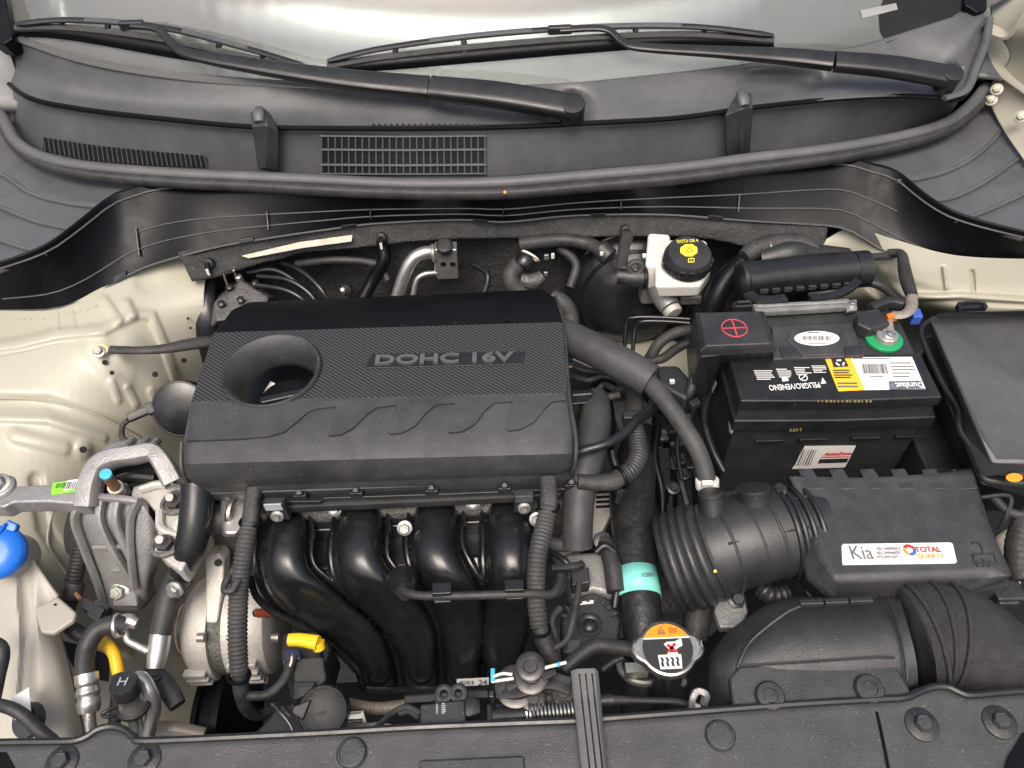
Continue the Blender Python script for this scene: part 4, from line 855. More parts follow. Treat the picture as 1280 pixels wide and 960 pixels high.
for nm, q, z in (('plug', ((98, 758), (106, 746), (119, 752), (111, 765)), -.125), ('socket', ((107, 768), (120, 747), (137, 757), (124, 778)), -.120), ('latch', ((114, 766), (121, 755), (131, 761), (124, 772)), -.114)):
    mk(nm, plate(q, z, .014), plas, cn_, bevel=.0015)
tz('wire', [(95, 742, -.13), (100, 748, -.128)], 2.5, rust, cn_)
ah = thing('pressure_hose', 'black air conditioning hose with crimped aluminium end', 'hose', Z(110, 900, -.18))
tz('hose', [(155, 782, -.105), (140, 781, -.1), (122, 788, -.1), (110, 806, -.105), (106, 826, -.115), (107, 846, -.125)], 11.5, rubber, ah, n=18)
mk('end_ring', torus(Z(148, 782, -.104), V((1, .1, .1)), .0105, .0028), alu, ah)
tz('crimp', [(108, 842, -.122), (109, 853, -.126), (109.5, 858, -.128), (110, 866, -.131), (110.5, 872, -.133), (111, 880, -.136), (111, 890, -.14)], [14, 14, 12.3, 14.2, 12.3, 14, 12], alu, ah, n=20); tz('pipe', [(112, 886, -.139), (113, 905, -.147), (118, 930, -.16)], 7, alu, ah)
tz('fitting', [(150, 780, -.106), (162, 776, -.106), (172, 780, -.108)], [11, 9, 7], alu, ah, n=12)
yh = thing('taped_cable', 'cable wrapped with bright yellow tape in the front left corner', 'cable', Z(142, 890, -.19))
tz('yellow_tape', [(124, 800, -.13), (134, 806, -.13), (143, 819, -.133), (148, 842, -.14)], 7.5, ytape, yh, corr=(.003, .03)); tz('black_tape', [(148, 840, -.14), (146, 870, -.155), (141, 925, -.18)], 7.5, cable, yh)
sp = thing('service_port', 'aluminium service port with black cap marked H', 'service port', Z(165, 915, -.17))
pa, pb = Z(175, 900, -.15), Z(158, 862, -.10); pd = (pb - pa).normalized()
tz('stem', [(172, 925, -.165), (168, 895, -.14), (165, 882, -.128)], 8.5, alu, sp); mk('port', lathe(pb - pd * .022, pd, [(.013, -.008), (.013, 0), (.0105, .003), (.0105, .016)], 24), alu, sp)
cap = mk('cap', lathe(pb - pd * .004, pd, [(.0138, 0), (.0142, .003), (.0142, .014), (.0125, .0165)], 28), plas, sp)
cx = pd.cross(V((1, 0, 0))).normalized(); ex_ = V((1, 0, 0)) - pd * pd.x
cc0 = pb + pd * .0125; mk('lettering', text('H', cc0 - ex_ * .0042 - pd.cross(ex_) * .0045, cc0 + ex_ * .0042 - pd.cross(ex_) * .0045, .009, pd, ext=.0005), silver_print, cap)
mk('tether', tube([Z(150, 882, -.125), Z(135, 888, -.12), (Z(128, 893, -.12)), Z(135, 896, -.12), Z(152, 892, -.125), Z(172, 890, -.13)], .002, 8, 6), plas, sp); mk('tether_ring', torus(Z(167, 884, -.126), pd, .0135, .003), plas, sp)
tz('bent_pipe', [(165, 850, -.125), (176, 848, -.12), (186, 862, -.125), (192, 885, -.14), (184, 925, -.165)], [8, 9, 9, 9, 8], alu, sp, n=14)
mk('cross_pipe', tube([Z(180, 915, -.19), Z(215, 912, -.19), Z(255, 920, -.2)], .009, 12, 5), mat('tan_pipe', (.4, .36, .3), .5, metal=.4), label='tan coloured pipe lying behind the front panel at the left', cat='pipe')
lch = thing('corner_hose', 'black hose ending in a round plug at the lower left edge', 'hose', Z(30, 900, -.15))
tz('hose', [(-20, 878, -.09), (10, 884, -.085), (30, 895, -.09), (48, 912, -.1), (70, 930, -.11)], 8, rubber, lch); mk('plug', disc(Z(40, 900, -.115), V((-.3, -.4, 1)), .017, .008), plas, lch)
tz('black_bundle', [(-20, 800, -.07), (2, 812, -.08), (-4, 850, -.09), (-10, 880, -.09)], 9, rubber, lch)

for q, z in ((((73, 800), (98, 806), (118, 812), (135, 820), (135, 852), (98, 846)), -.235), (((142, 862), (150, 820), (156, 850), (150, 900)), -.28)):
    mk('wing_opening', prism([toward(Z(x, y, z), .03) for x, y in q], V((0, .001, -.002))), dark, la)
# =============== bulkhead area ===============
bo = thing('brake_booster', 'large round gloss black brake booster behind the hoses', 'brake booster', Y(800, 430, .27))
p = Y(792, 375, .285); bdv = V((0, -1, .28)).normalized(); br = px2m(p, 82)
mk('shell', lathe(p, bdv, [(br * .9, -.06), (br, -.03), (br, -.018), (br * .93, -.006), (br * .80, .004), (br * .72, .006), (br * .66, .016), (br * .5, .026), (br * .3, .03)], 64), satin, bo, smooth=60)
mk('rim', torus(p - bdv * .022, bdv, br, .004, 64), gloss, bo)
mk('face_ring', torus(p + bdv * .003, bdv, br * .8, .003, 64), gloss, bo); mk('dimple', lathe(toward(Y(755, 385, .283), .002), bdv, [(.012, -.004), (.011, .004), (.006, .005)], 20), gloss, bo)
va = thing('vacuum_valve', 'black vacuum valve with grey hose plugged into the brake booster', 'valve', Y(790, 340, .252))
mk('valve_body', [tube([Y(772, 345, .242), Y(790, 347, .238), Y(808, 347, .238)], [.011, .013, .014], 14, 4)], plas, va); mk('valve_ring', torus(Y(806, 347, .238), V((1, 0, 0)), .0145, .003), gloss, va)
mk('grommet', [torus(Y(794, 335, .239), V((0, -1, .4)), .009, .0045)], rubberg, va); mk('grommet_pin', lathe(Y(794, 336, .237), V((0, -1, .4)), [(.004, 0), (.002, .004)], 12), steel, va)
mk('hose', tube([Y(777, 330, .247), Y(780, 310, .252), Y(785, 292, .257)], .0085, 12, 5), rubberg, va)
mc = thing('brake_reservoir', 'white brake fluid reservoir with round black screw cap and yellow symbol', 'brake reservoir', Z(850, 375, -.08))
zt = -.012
mk('tank', [loft([[Z(x, y, z) for x, y in q] for q, z in (([(822, 372), (872, 371), (884, 356), (882, 330), (822, 326)], -.054), ([(818, 358), (876, 357), (888, 340), (884, 300), (816, 300)], -.030), ([(826, 344), (872, 343), (880, 328), (878, 302), (822, 302)], -.024))])], nylon, mc, bevel=.006, bseg=3)
mk('side_tank', [loft([[Z(x, y, z) for x, y in q] for q, z in (([(808, 362), (832, 366), (836, 330), (808, 326)], -.07), ([(806, 330), (836, 334), (838, 292), (810, 290)], -.026))])], nylon, mc, bevel=.005, bseg=3)
mk('side_nub', cyl(Z(803, 320, -.035), Z(812, 320, -.035), .004, n=12), nylon, mc)
kp = Z(860, 322, -.008); kn = V((.06, -.18, 1)).normalized(); kr = px2m(kp, 29.5)
cap = mk('screw_cap', lathe(kp - kn * .008, kn, [(kr * .96, -.006), (kr * 1.03, -.004), (kr * 1.03, .008), (kr * .99, .010), (kr * .95, .016), (kr * .90, .0185), (kr * .1, .0192)], 40), plas, mc)
for k in range(9):
    a = rad(190 + k * 20); d = V((math.cos(a), math.sin(a), 0)); mk('cap_notch', box(kp - kn * .005 + d * kr * 1.02, .005, .009, .011, Matrix.Rotation(a, 3, 'Z')), satin, cap, bevel=.001)
kt = kp + kn * .0115
KP = lambda x, y: PL(x, y, kt, kn)
def octo(cx, cy, rx, ry): return [KP(cx + math.cos(rad(22.5 + 45 * i)) * rx, cy + math.sin(rad(22.5 + 45 * i)) * ry) for i in range(8)]
mk('yellow_octagon', prism(octo(861, 313, 11.5, 8.2), kn * .0004), byellow, cap)
for r_ in (.0022, .0038): mk('brake_symbol', torus(KP(861, 313) + kn * .0006, kn, r_, .0003, 24, 6), black_print, cap)
mk('brake_bracket_mark', [torus(KP(861, 313) + kn * .0006, kn, .0056, .0003, 24, 6)], black_print, cap)
mk('lettering', text('DOT3 OR 4', KP(847, 304), KP(873, 302.5), .0056, kn, off=.0002, bold=.01), byellow, cap)
mk('book_symbol', [prism([KP(x, y) for x, y in q], kn * .0004) for q in (((860, 328.5), (868, 328), (868, 327), (860, 327.5)), ((860, 324), (868, 323.5), (868, 322.5), (860, 323)), ((860, 328), (861, 328), (861, 323), (860, 323)), ((867, 328), (868, 328), (868, 323), (867, 323)), ((863.5, 328), (864.3, 328), (864.3, 323), (863.5, 323)))], byellow, cap, kind='stuff')
mcy = thing('master_cylinder', 'cast grey brake master cylinder below the reservoir', 'master cylinder', Z(835, 385, -.1))
e0, e1 = Z(826, 366, -.075), Z(838, 385, -.082); mk('cylinder', lathe(e0, e1 - e0, [(.016, -.03), (.0165, .015), (.0145, .028)], 28), cast, mcy); mk('end_plug', lathe(e1, e1 - e0, [(.0135, 0.002), (.0135, .009), (.012, .011), (.003, .0115)], 28), casts, mcy)
mk('flange', box(Z(812, 362, -.09), .03, .03, .035), cast, mcy, bevel=.006); mk('foot', box(Z(862, 370, -.085), .032, .024, .016), cast, mcy, bevel=.004)
for pts in ([(780, 448, -.14), (783, 405, -.10), (793, 397, -.09), (830, 397, -.088), (862, 399, -.088)], [(790, 450, -.14), (794, 410, -.105), (803, 402, -.094), (835, 402, -.092), (862, 404, -.092)]):
    tz('brake_line', pts, 2.6, gloss, mcy)
ap = thing('aircon_pipes', 'bare aluminium air conditioning pipes with bolted block at the bulkhead', 'pipes', Y(540, 340, .3))
mk('thick_pipe', tube([Y(494, 380, .27), Y(505, 345, .285), Y(516, 324, .295), Y(530, 316, .30), Y(548, 315, .305)], .0095, 16, 6), alu, ap)
mk('thin_pipe', tube([Y(515, 380, .27), Y(520, 352, .285), Y(530, 343, .29), Y(546, 341, .295)], .0042, 12, 6), alu, ap)
bk = mk('pipe_block', prism([Y(x, y, .292) for x, y in ((543, 312), (571, 312), (573, 349), (548, 350), (543, 344))], V((0, .02, 0))), alu, ap, bevel=.002)
mk('block_collar', torus(Y(542, 316, .30), V((1, 0, .1)), .0105, .003), alu, ap)
for x, y in ((554, 330), (566, 330)): mk('bolt_hole', disc(Y(x, y, .2918), V((0, -1, 0)), .0042, .001, 14), dark, bk)
mk('valve_head', lathe(Y(556, 309, .295), V((0, -.3, 1)), [(.012, -.004), (.0125, .006), (.009, .009)], 20), plas, ap)
hh = thing('heater_pipe', 'bent heater pipe with black ring clamp at the bulkhead', 'heater pipe', Y(655, 360, .28))
mk('elbow', tube([Y(664, 375, .25), Y(646, 362, .255), Y(638, 346, .265), Y(645, 334, .28), Y(658, 322, .30)], .0125, 16, 6), rubberg, hh)
mk('clamp', lathe(Y(654, 330, .283), V((.5, .6, .5)), [(.0135, -.006), (.015, -.004), (.015, .010), (.0135, .012)], 24), gloss, hh); mk('clamp_band', torus(Y(663, 320, .30), V((.5, .6, .5)), .0138, .0018), nylon, hh)
mk('clamp_ear', [box(Y(683, 321, .30), .007, .004, .009)], zinc, hh, bevel=.001); mk('clamp_ear', [box(Y(691, 320, .30), .005, .004, .009)], nylon, hh, bevel=.001); mk('clamp_ear', [box(Y(682, 342, .29), .006, .004, .007)], zinc, hh, bevel=.001)
mk('foil_wrap', tube([Y(650, 350, .262), Y(666, 352, .262), Y(678, 345, .268)], [.010, .012, .009], 10, 4), mat('crinkled_film', (.08, .08, .08), .2, bump2=1., b2scale=120), hh)
h2 = thing('heater_hose', 'dusty black heater hose curving down behind the engine cover', 'hose', Z(708, 410, -.03))
mk('hose', tube([Y(690, 372, .21), Y(704, 380, .20), Y(712, 395, .19), Y(713, 420, .17)], .0125, 16, 6), rubberg, h2)
h3 = thing('bulkhead_hose', 'black hose with clip passing above the brake booster', 'hose', Y(740, 310, .29))
mk('hose', tube([Y(650, 305, .315), Y(700, 300, .31), Y(735, 305, .30), Y(760, 318, .27)], .010, 14, 6), rubber, h3); mk('hose_clip', lathe(Y(757, 317, .265), V((.6, -.6, -.3)), [(.014, -.01), (.014, .008), (.010, .010)], 16), plas, h3); mk('clip_tip', box(Y(752, 317, .255), .005, .003, .006), nylon, h3, bevel=.001)
ab = thing('brake_modulator', 'dull metal brake modulator block with pipe unions behind the cover', 'brake modulator', Z(300, 395, -.12))
mk('block', loft([[Z(x, y, -.10) for x, y in ((262, 410), (330, 400), (345, 372), (300, 345), (262, 375))], [Z(x, y, -.055) for x, y in ((270, 402), (328, 392), (336, 372), (302, 350), (270, 380))]]), dirty, ab, bevel=.004)
for x, y in ((278, 382), (288, 361), (299, 348), (302, 377), (320, 356)): mk('pipe_union', lathe(Z(x, y, -.054), V((0, -.2, 1)), [(.0058, -.004), (.0058, .006), (.003, .008)], 6), zinc if x == 299 else satin, ab)
for pts in ([(285, 360, -.05), (282, 350, -.03), (280, 342, -.02)], [(295, 347, -.05), (292, 338, -.03)]): tz('bleed_pin', pts, 1.3, steel, ab)
for i, pts in enumerate(([(310, 340, -.05), (345, 338, -.045), (380, 360, -.06), (405, 385, -.08)], [(322, 345, -.05), (360, 350, -.047), (388, 368, -.06), (400, 390, -.08)], [(345, 326, -.05), (375, 338, -.045), (400, 360, -.055), (415, 385, -.08)], [(320, 356, -.05), (355, 362, -.05), (378, 374, -.06), (390, 390, -.08)])): tz('brake_pipe', pts, 3.2, gloss, ab)
wh0 = mk('plastic_shield', tube([Z(262, 345, -.06), Z(252, 375, -.07), Z(258, 410, -.10), Z(262, 450, -.16)], [.012, .02, .02, .02], 12, 5, flat=.5), gloss, label='glossy black plastic shield at the edge of the left inner wing', cat='shield')
nb = thing('bulkhead_stud', 'black grommet with pale pin on the bulkhead behind the engine cover', 'grommet', Y(430, 365, .32))
mk('grommet', lathe(Y(432, 363, .315), V((0, -1, .3)), [(.010, -.01), (.009, .0), (.004, .002)], 14), rubber, nb); mk('pin', cyl(Y(430, 366, .308), Y(428, 362, .30), .003, n=10), nylon, nb)
# =============== gearbox clutter beneath the hoses ===============
gb_ = thing('gearbox', 'dark gearbox casing and brackets seen in the gap between engine and battery', 'gearbox', V((.18, -.02, -.6)))
mk('casing', loft([[Z(x, y, -.42) for x, y in ((700, 500), (900, 480), (900, 800), (700, 800))], [Z(x, y, -.22) for x, y in ((735, 520), (880, 500), (870, 760), (735, 780))]]), dirty, gb_, bevel=.02, bseg=3)
rnd = random.Random(3)
for (x0, y0, x1, y1, z) in ((820, 500, 850, 540, -.12), (836, 545, 868, 585, -.14), (845, 600, 866, 640, -.13), (822, 560, 838, 610, -.12), (850, 640, 872, 668, -.15), (815, 520, 828, 560, -.13), (838, 660, 860, 690, -.16)):
    mk('bracket', plate([(x0, y0), (x1, y0 - 2), (x1 + 2, y1), (x0 + 2, y1 + 2)], z, .04), satin, gb_, bevel=.003)
for x, y, z in ((828, 543, -.115), (836, 578, -.135), (850, 573, -.135), (855, 592, -.125), (842, 610, -.12)):
    q = Z(x, y, z); mk('bracket_bolt', bolt(q, V((0, -.3, 1)), .006), satin, gb_)
mk('bracket_edge', tube([Z(822, 548, -.118), Z(835, 549, -.118)], .0035, 6, 2, sq=5), steel, gb_); mk('bracket_edge', tube([Z(838, 556, -.118), Z(860, 553, -.118)], .0025, 6, 2, sq=5), steel, gb_)
mk('bracket_strip', tube([Z(848, 592, -.12), Z(858, 630, -.13), Z(866, 655, -.14)], .003, 6, 3, sq=5), plasg, gb_)
mk('chassis_rail', plate([(735, 402), (775, 400), (850, 425), (885, 440), (870, 470), (800, 465), (740, 430)], -.20, .05), cream, kind='structure', bevel=.01)
ld = thing('bracket_plate', 'pale stamped metal plate showing behind the intake pipe', 'bracket', Z(755, 615, -.14))
mk('plate', plate([(738, 608), (768, 606), (766, 640), (752, 665), (700, 700), (690, 690), (705, 660)], -.13, .02), casts, ld, bevel=.003)
for k in range(4): mk('slot', plate([(745, 614 + k * 6), (764, 613 + k * 6), (764, 616 + k * 6), (745, 617 + k * 6)], -.1293, .002), dark, ld)
# =============== pipes and hoses centre right ===============
s1 = thing('breather_hose', 'grey foam sleeved hose stepping down to a thinner hose with white clamp', 'hose', Z(885, 612, -.05))
tz('foam_sleeve', [(700, 417, .0), (745, 438, .008), (790, 462, .008), (813, 476, .004)], [21, 21, 21.5, 21.5], hosem, s1, n=24)
tz('thin_hose', [(800, 468, .004), (822, 490, .002), (845, 520, -.004), (868, 555, -.016), (880, 585, -.03), (885, 612, -.045)], [12, 12, 11.5, 11.5, 11.5, 12], rubberg, s1, n=18)
cb = Z(884, 605, -.04); mk('clamp_band', lathe(cb, V((-.03, .35, .6)), [(.0122, -.005), (.0128, -.004), (.0128, .005), (.0122, .006)], 24), nylon, s1); mk('clamp_ear', box(toward(cb, .014), .012, .006, .007), nylon, s1, bevel=.001)
s2 = thing('coolant_pipe', 'matt grey rigid pipe running down at the right end of the engine cover', 'pipe', Z(722, 680, -.09))
tz('pipe', [(745, 500, -.05), (744, 525, -.03), (739, 555, -.025), (730, 590, -.03), (724, 620, -.04), (722, 650, -.05), (722, 684, -.07)], [17, 20, 21, 20.5, 20, 19.5, 18.5], hosem, s2, n=24)
tz('side_branch', [(722, 672, -.07), (708, 680, -.075), (692, 679, -.078), (680, 672, -.08)], [13, 10, 9, 9], hosem, s2); tz('upper_branch', [(715, 512, -.05), (730, 512, -.05), (745, 522, -.045)], [12, 12, 12], hosem, s2)
s3 = conduit('ribbed black wiring conduit looping below the engine cover corner', [(790, 528, -.03), (796, 548, -.028), (798, 568, -.026), (790, 586, -.024), (775, 597, -.022)], 11.5, m=rubber)
tz('tape_wrap', [(776, 596, -.022), (764, 602, -.022), (742, 603, -.02), (722, 602, -.018)], [12, 12, 10.5, 10], cable, s3, flat=.9)
tz('upper_run', [(772, 487, -.05), (785, 487, -.045), (793, 500, -.04), (791, 528, -.03)], [6, 8, 11, 11.5], cable, s3); tz('branch_wire', [(742, 498, -.05), (756, 497, -.048), (775, 493, -.045)], 5, cable, s3); tz('branch_wire', [(745, 490, -.06), (755, 481, -.055), (770, 487, -.05)], 4, cable, s3)
mk('tie_block', box(toward(Z(792, 522, -.03), .012), .026, .012, .014), plas, s3, bevel=.002); mk('cable_tie', torus(Z(776, 597, -.022), V((1, .5, 0)), .0125, .002), trimm, s3)
s4 = thing('vacuum_hose', 'smooth black hose crossing over the grey pipe into the engine cover', 'hose', Z(760, 555, -.01))
tz('hose', [(700, 572, -.012), (730, 563, .0), (760, 554, .004), (782, 540, .0), (796, 525, -.01), (812, 514, -.03), (818, 498, -.05), (812, 480, -.07)], [6, 6, 6, 6.5, 6.5, 7, 8, 8], satin, s4)
pg = thing('sensor_plug', 'black injector plug with orange wire at the right edge of the engine cover', 'connector', Z(728, 495, -.05))
mk('plug_body', [plate([(714, 488), (740, 486), (741, 503), (714, 505)], -.022, .02)], gloss, pg, bevel=.0015); mk('plug_rib', tube([Z(716, 494, -.021), Z(739, 492, -.021)], .0012, 6, 2), steel, pg); tz('orange_wire', [(740, 497, -.03), (748, 497, -.034)], 2.2, orange, pg); tz('blue_wire', [(742, 502, -.03), (743, 508, -.04)], 1.3, blue, pg)
p2 = thing('ignition_plug', 'black plug with yellow wire behind the foam sleeved hose', 'connector', Z(735, 418, -.07))
mk('plug_body', plate([(724, 416), (752, 413), (754, 422), (738, 426), (724, 422)], -.045, .02), satin, p2, bevel=.0015); tz('yellow_wire', [(752, 420, -.05), (758, 424, -.052)], 1.8, byellow, p2); tz('wire', [(757, 423, -.052), (764, 428, -.055), (768, 440, -.06)], 2.5, cable, p2); tz('blue_wire', [(710, 455, -.04), (716, 454, -.038)], 1.5, blue, p2); tz('orange_wire', [(709, 459, -.04), (716, 458, -.038)], 1.8, orange, p2); tz('lower_wire', [(716, 458, -.038), (735, 464, -.04), (760, 466, -.045), (775, 480, -.05)], 3.5, cable, p2)
mk('gasket_plate', plate([(717, 442), (728, 444), (745, 456), (740, 460), (716, 450)], -.06, .006), casts, p2)
wl2 = thing('battery_cable_loom', 'black cable loom looping down left of the battery', 'cable loom', Z(850, 470, -.08))
tz('loop_cable', [(870, 412, -.03), (845, 416, -.03), (825, 428, -.04), (812, 448, -.06), (800, 470, -.1)], 7, cable, wl2); tz('loop_cable', [(868, 424, -.05), (845, 436, -.06), (828, 448, -.06), (810, 450, -.06)], 6, cable, wl2); tz('down_cable', [(868, 470, -.05), (862, 490, -.06), (850, 502, -.08), (838, 515, -.1)], 6, rubber, wl2)
mk('loom_box', plate([(822, 456), (848, 455), (865, 475), (860, 500), (840, 490), (822, 478)], -.06, .05), plas, wl2, bevel=.006); mk('loom_tag', box(Z(840, 477, -.055), .006, .005, .004), nylon, wl2)
rh = thing('radiator_hose', 'thick black radiator hose with turquoise printed band', 'radiator hose', Z(800, 860, -.16))
RH = [(800, 545, -.13), (795, 580, -.115), (790, 620, -.105), (793, 670, -.10), (797, 725, -.10), (803, 775, -.105), (806, 820, -.115)]
tz('hose', RH, [22, 26, 28, 27.5, 26, 25.5, 25], mat('woven_rubber', (.016, .016, .017), .34, bump2=.25, b2scale=160, dust=.12), rh, n=28)
A_, B_ = Z(795, 714, -.0995), Z(799, 748, -.102); hr = px2m(A_, 26.6)
mk('printed_band', lathe(A_, B_ - A_, [(hr, 0), (hr, (B_ - A_).length)], 40, cap=False), teal, rh, solid=.0004, soff=1)
bn = (CAM - A_.lerp(B_, .3)).normalized(); bc_ = A_.lerp(B_, .30) + bn * (hr + .0006)
mk('lettering', text('00003X', PL(817, 715.5, bc_ - V((0, 0, .003)), bn), PL(801, 716.5, bc_, bn), .0042, bn), black_print, rh)
mk('hose_clamp', [torus(Z(803, 830, -.117), V((.03, -.3, -1)), .0235, .004, 32), box(toward(Z(795, 838, -.118), .022), .022, .010, .016)], zinc, rh)
rn = thing('radiator_neck', 'radiator filler neck with shiny cap bearing orange and black warning sticker', 'radiator filler', Z(815, 900, -.2))
mk('stub', cyl(Z(804, 822, -.116), Z(800, 905, -.16), .021, n=28), plas, rn); mk('tower', loft([[Z(x, y, -.2) for x, y in ((800, 905), (868, 900), (862, 850), (812, 850))], [Z(x, y, -.065) for x, y in ((818, 850), (852, 848), (848, 815), (822, 815))]]), plas, rn, bevel=.006, bseg=3)
mk('neck_bolt', bolt(Z(852, 852, -.09), V((0, -.5, 1)), .005), satin, rn); mk('tower_rib', tube([Z(835, 852, -.062), Z(833, 900, -.12)], .003, 6, 2, sq=4), plas, rn)
cp1 = Z(834, 811, -.045); cn1 = V((.02, -.12, 1)).normalized(); cr1 = px2m(cp1, 37)
RP = lambda x, y, h=0.: PL(x, y, cp1 + cn1 * h, cn1)
out = []
cpx = (834, 810)
for i in range(64):
    a = 2 * math.pi * i / 64; r = 1.0; c_, s_ = math.cos(a), math.sin(a)
    ear = max(0, abs(c_) - .88) / .12; k = 1 + .26 * (ear ** .6)
    out.append(cp1 + V((c_ * cr1 * k, s_ * cr1 * (1 if abs(c_) < .88 else 1.0), 0)))
def capring(s, h): return [cp1 + (q - cp1) * s + cn1 * h for q in out]
rc = mk('radiator_cap', loft([capring(.90, -.010), capring(1.0, -.006), capring(1.0, -.001), capring(.95, .003), capring(.88, .0038), capring(.86, .0024)]), steel, rn, smooth=50, label='shiny metal cap with orange and black warning sticker')
mk('cap_skirt', lathe(cp1 - cn1 * .02, cn1, [(cr1 * .8, 0), (cr1 * .82, .014)], 32), plas, rc)
def seg(r, a0, a1, h, n=24): return [cp1 + V((math.cos(rad(a0 + (a1 - a0) * i / n)) * r, math.sin(rad(a0 + (a1 - a0) * i / n)) * r, 0)) + cn1 * h for i in range(n + 1)]
mk('orange_field', prism(seg(cr1 * .84, 24, 156, .0032), cn1 * .0005), orange, rc); mk('black_field', prism(seg(cr1 * .84, 159, 381, .0032), cn1 * .0005), black_print, rc)
y0 = math.sin(rad(24)) * cr1 * .84
def rl(x, y): return cp1 + V((x * cr1, y * cr1, 0)) + cn1 * .0037
mk('white_rule', prism([rl(-.77, .31), rl(.77, .31), rl(.77, .36), rl(-.77, .36)], cn1 * .0004), white, rc)
mk('warning_triangle', prism([rl(-.28, .47), rl(.02, .47), rl(-.13, .76)], cn1 * .0004), rust, rc); mk('book_symbol', prism([rl(.12, .50), rl(.40, .50), rl(.42, .70), rl(.28, .66), rl(.14, .72)], cn1 * .0004), mat('brown_orange', (.5, .13, .01), .5), rc)
mk('exclamation', prism([rl(-.145, .54), rl(-.115, .54), rl(-.115, .68), rl(-.145, .68)], cn1 * .0006), orange, rc)
mk('hand_symbol', prism([rl(x, y) for x, y in ((-.12, .12), (.0, .2), (.26, .2), (.5, .31), (.5, .05), (.34, -.02), (.22, -.12), (.06, -.1), (-.02, .0))], cn1 * .0004), white, rc)
mk('cross_mark', [prism([rl(x, y) + cn1 * .0006 for x, y in q], cn1 * .0004) for q in (((-.05, -.14), (.03, -.2), (.3, .1), (.22, .16)), ((-.05, .06), (.04, .13), (.3, -.14), (.22, -.2)))], red, rc, kind='stuff')
mk('radiator_symbol', [prism([rl(x, y) for x, y in q], cn1 * .0004) for q in (((-.36, -.72), (.36, -.72), (.40, -.24), (-.38, -.24)), ((-.04, -.24), (.3, -.24), (.3, -.17), (-.04, -.17)))], white, rc)
mk('steam_marks', [prism([rl(x + dx, y) + cn1 * .0006 for dx, y in ((0, -.64), (.08, -.64), (.06, -.5), (.10, -.42), (.05, -.33), (-.02, -.33), (.02, -.45), (-.02, -.52))], cn1 * .0004) for x in (-.3, -.13, .04, .21)], black_print, rc, kind='stuff')
mk('lettering', text('1.1', rl(.98, -.02), rl(1.17, -.02), .006, cn1, ext=.0006, off=-.001), zinc, rc); mk('lettering', text('000', rl(-1.14, -.04), rl(-.93, -.04), .006, cn1, ext=.0006, off=-.001), zinc, rc)
ob = thing('overflow_hose', 'black bent overflow hose leading to the radiator cap', 'hose', Z(740, 815, -.06))
tz('hose', [(705, 838, -.055), (722, 822, -.05), (742, 808, -.048), (765, 808, -.05), (790, 812, -.056)], [9, 9.5, 9.5, 9, 9], rubber, ob, n=16)
tz('support_wire', [(752, 838, -.07), (765, 828, -.07), (778, 822, -.07)], 4, plas, ob)
# throttle body with actuator
tb = thing('throttle_body', 'black throttle body actuator with plug between manifold and radiator hose', 'throttle body', Z(735, 790, -.16))
tp = Z(735, 775, -.115); mk('actuator', loft([[Z(x, y, -.17) for x, y in ((700, 805), (780, 805), (775, 745), (705, 745))], [Z(x, y, -.112) for x, y in ((703, 812), (772, 812), (776, 770), (766, 748), (735, 738), (708, 752), (702, 775))]][::-1]) if 0 else plate([(702, 818), (772, 818), (777, 775), (768, 750), (742, 738), (712, 748), (701, 772)], -.105, .05), plas, tb, bevel=.005)
mk('actuator_hub', lathe(Z(737, 781, -.104), UPZ, [(.013, 0), (.013, .002), (.010, .0025), (.007, .001), (.004, .003)], 28), satin, tb)
for k in range(9):
    a = rad(20 + k * 17.5); q = Z(738, 780, -.103) + V((math.cos(a) * .028, math.sin(a) * .028, 0)); mk('rim_rib', box(q, .006, .003, .004, Matrix.Rotation(a, 3, 'Z')), plasg, tb)
for k in range(5): mk('printed_code', plate([(710 + k * 3, 800), (712 + k * 3, 800), (712 + k * 3, 814), (710 + k * 3, 814)], -.1045, .0005), grey_print, tb)
mk('metal_housing', plate([(705, 690), (760, 688), (768, 700), (770, 745), (742, 738), (715, 745)], -.10, .05), cast, tb, bevel=.006); mk('housing_band', tube([Z(752, 672, -.09), Z(764, 700, -.085), Z(770, 740, -.09)], .010, 10, 4), rubber, tb)
mk('knob', lathe(Z(752, 676, -.085), V((0, -.4, 1)), [(.010, -.004), (.010, .003), (.005, .004)], 8), satin, tb)
mk('plug', [plate([(713, 712), (736, 708), (738, 728), (715, 732)], -.082, .022)], plas, tb, bevel=.002); mk('plug_lever', tube([Z(690, 711, -.078), Z(720, 708, -.076), Z(728, 705, -.078)], .004, 8, 3, sq=4), plas, tb); mk('white_code', plate([(725, 752), (742, 750), (742, 754), (725, 756)], -.104, .0008), white, tb)
tz('blue_wire', [(724, 732, -.08), (723, 740, -.08)], 2, blue, tb); mk('purge_valve', [tube([Z(684, 742, -.07), Z(698, 738, -.066), Z(704, 722, -.066)], .006, 10, 4)], plas, tb)
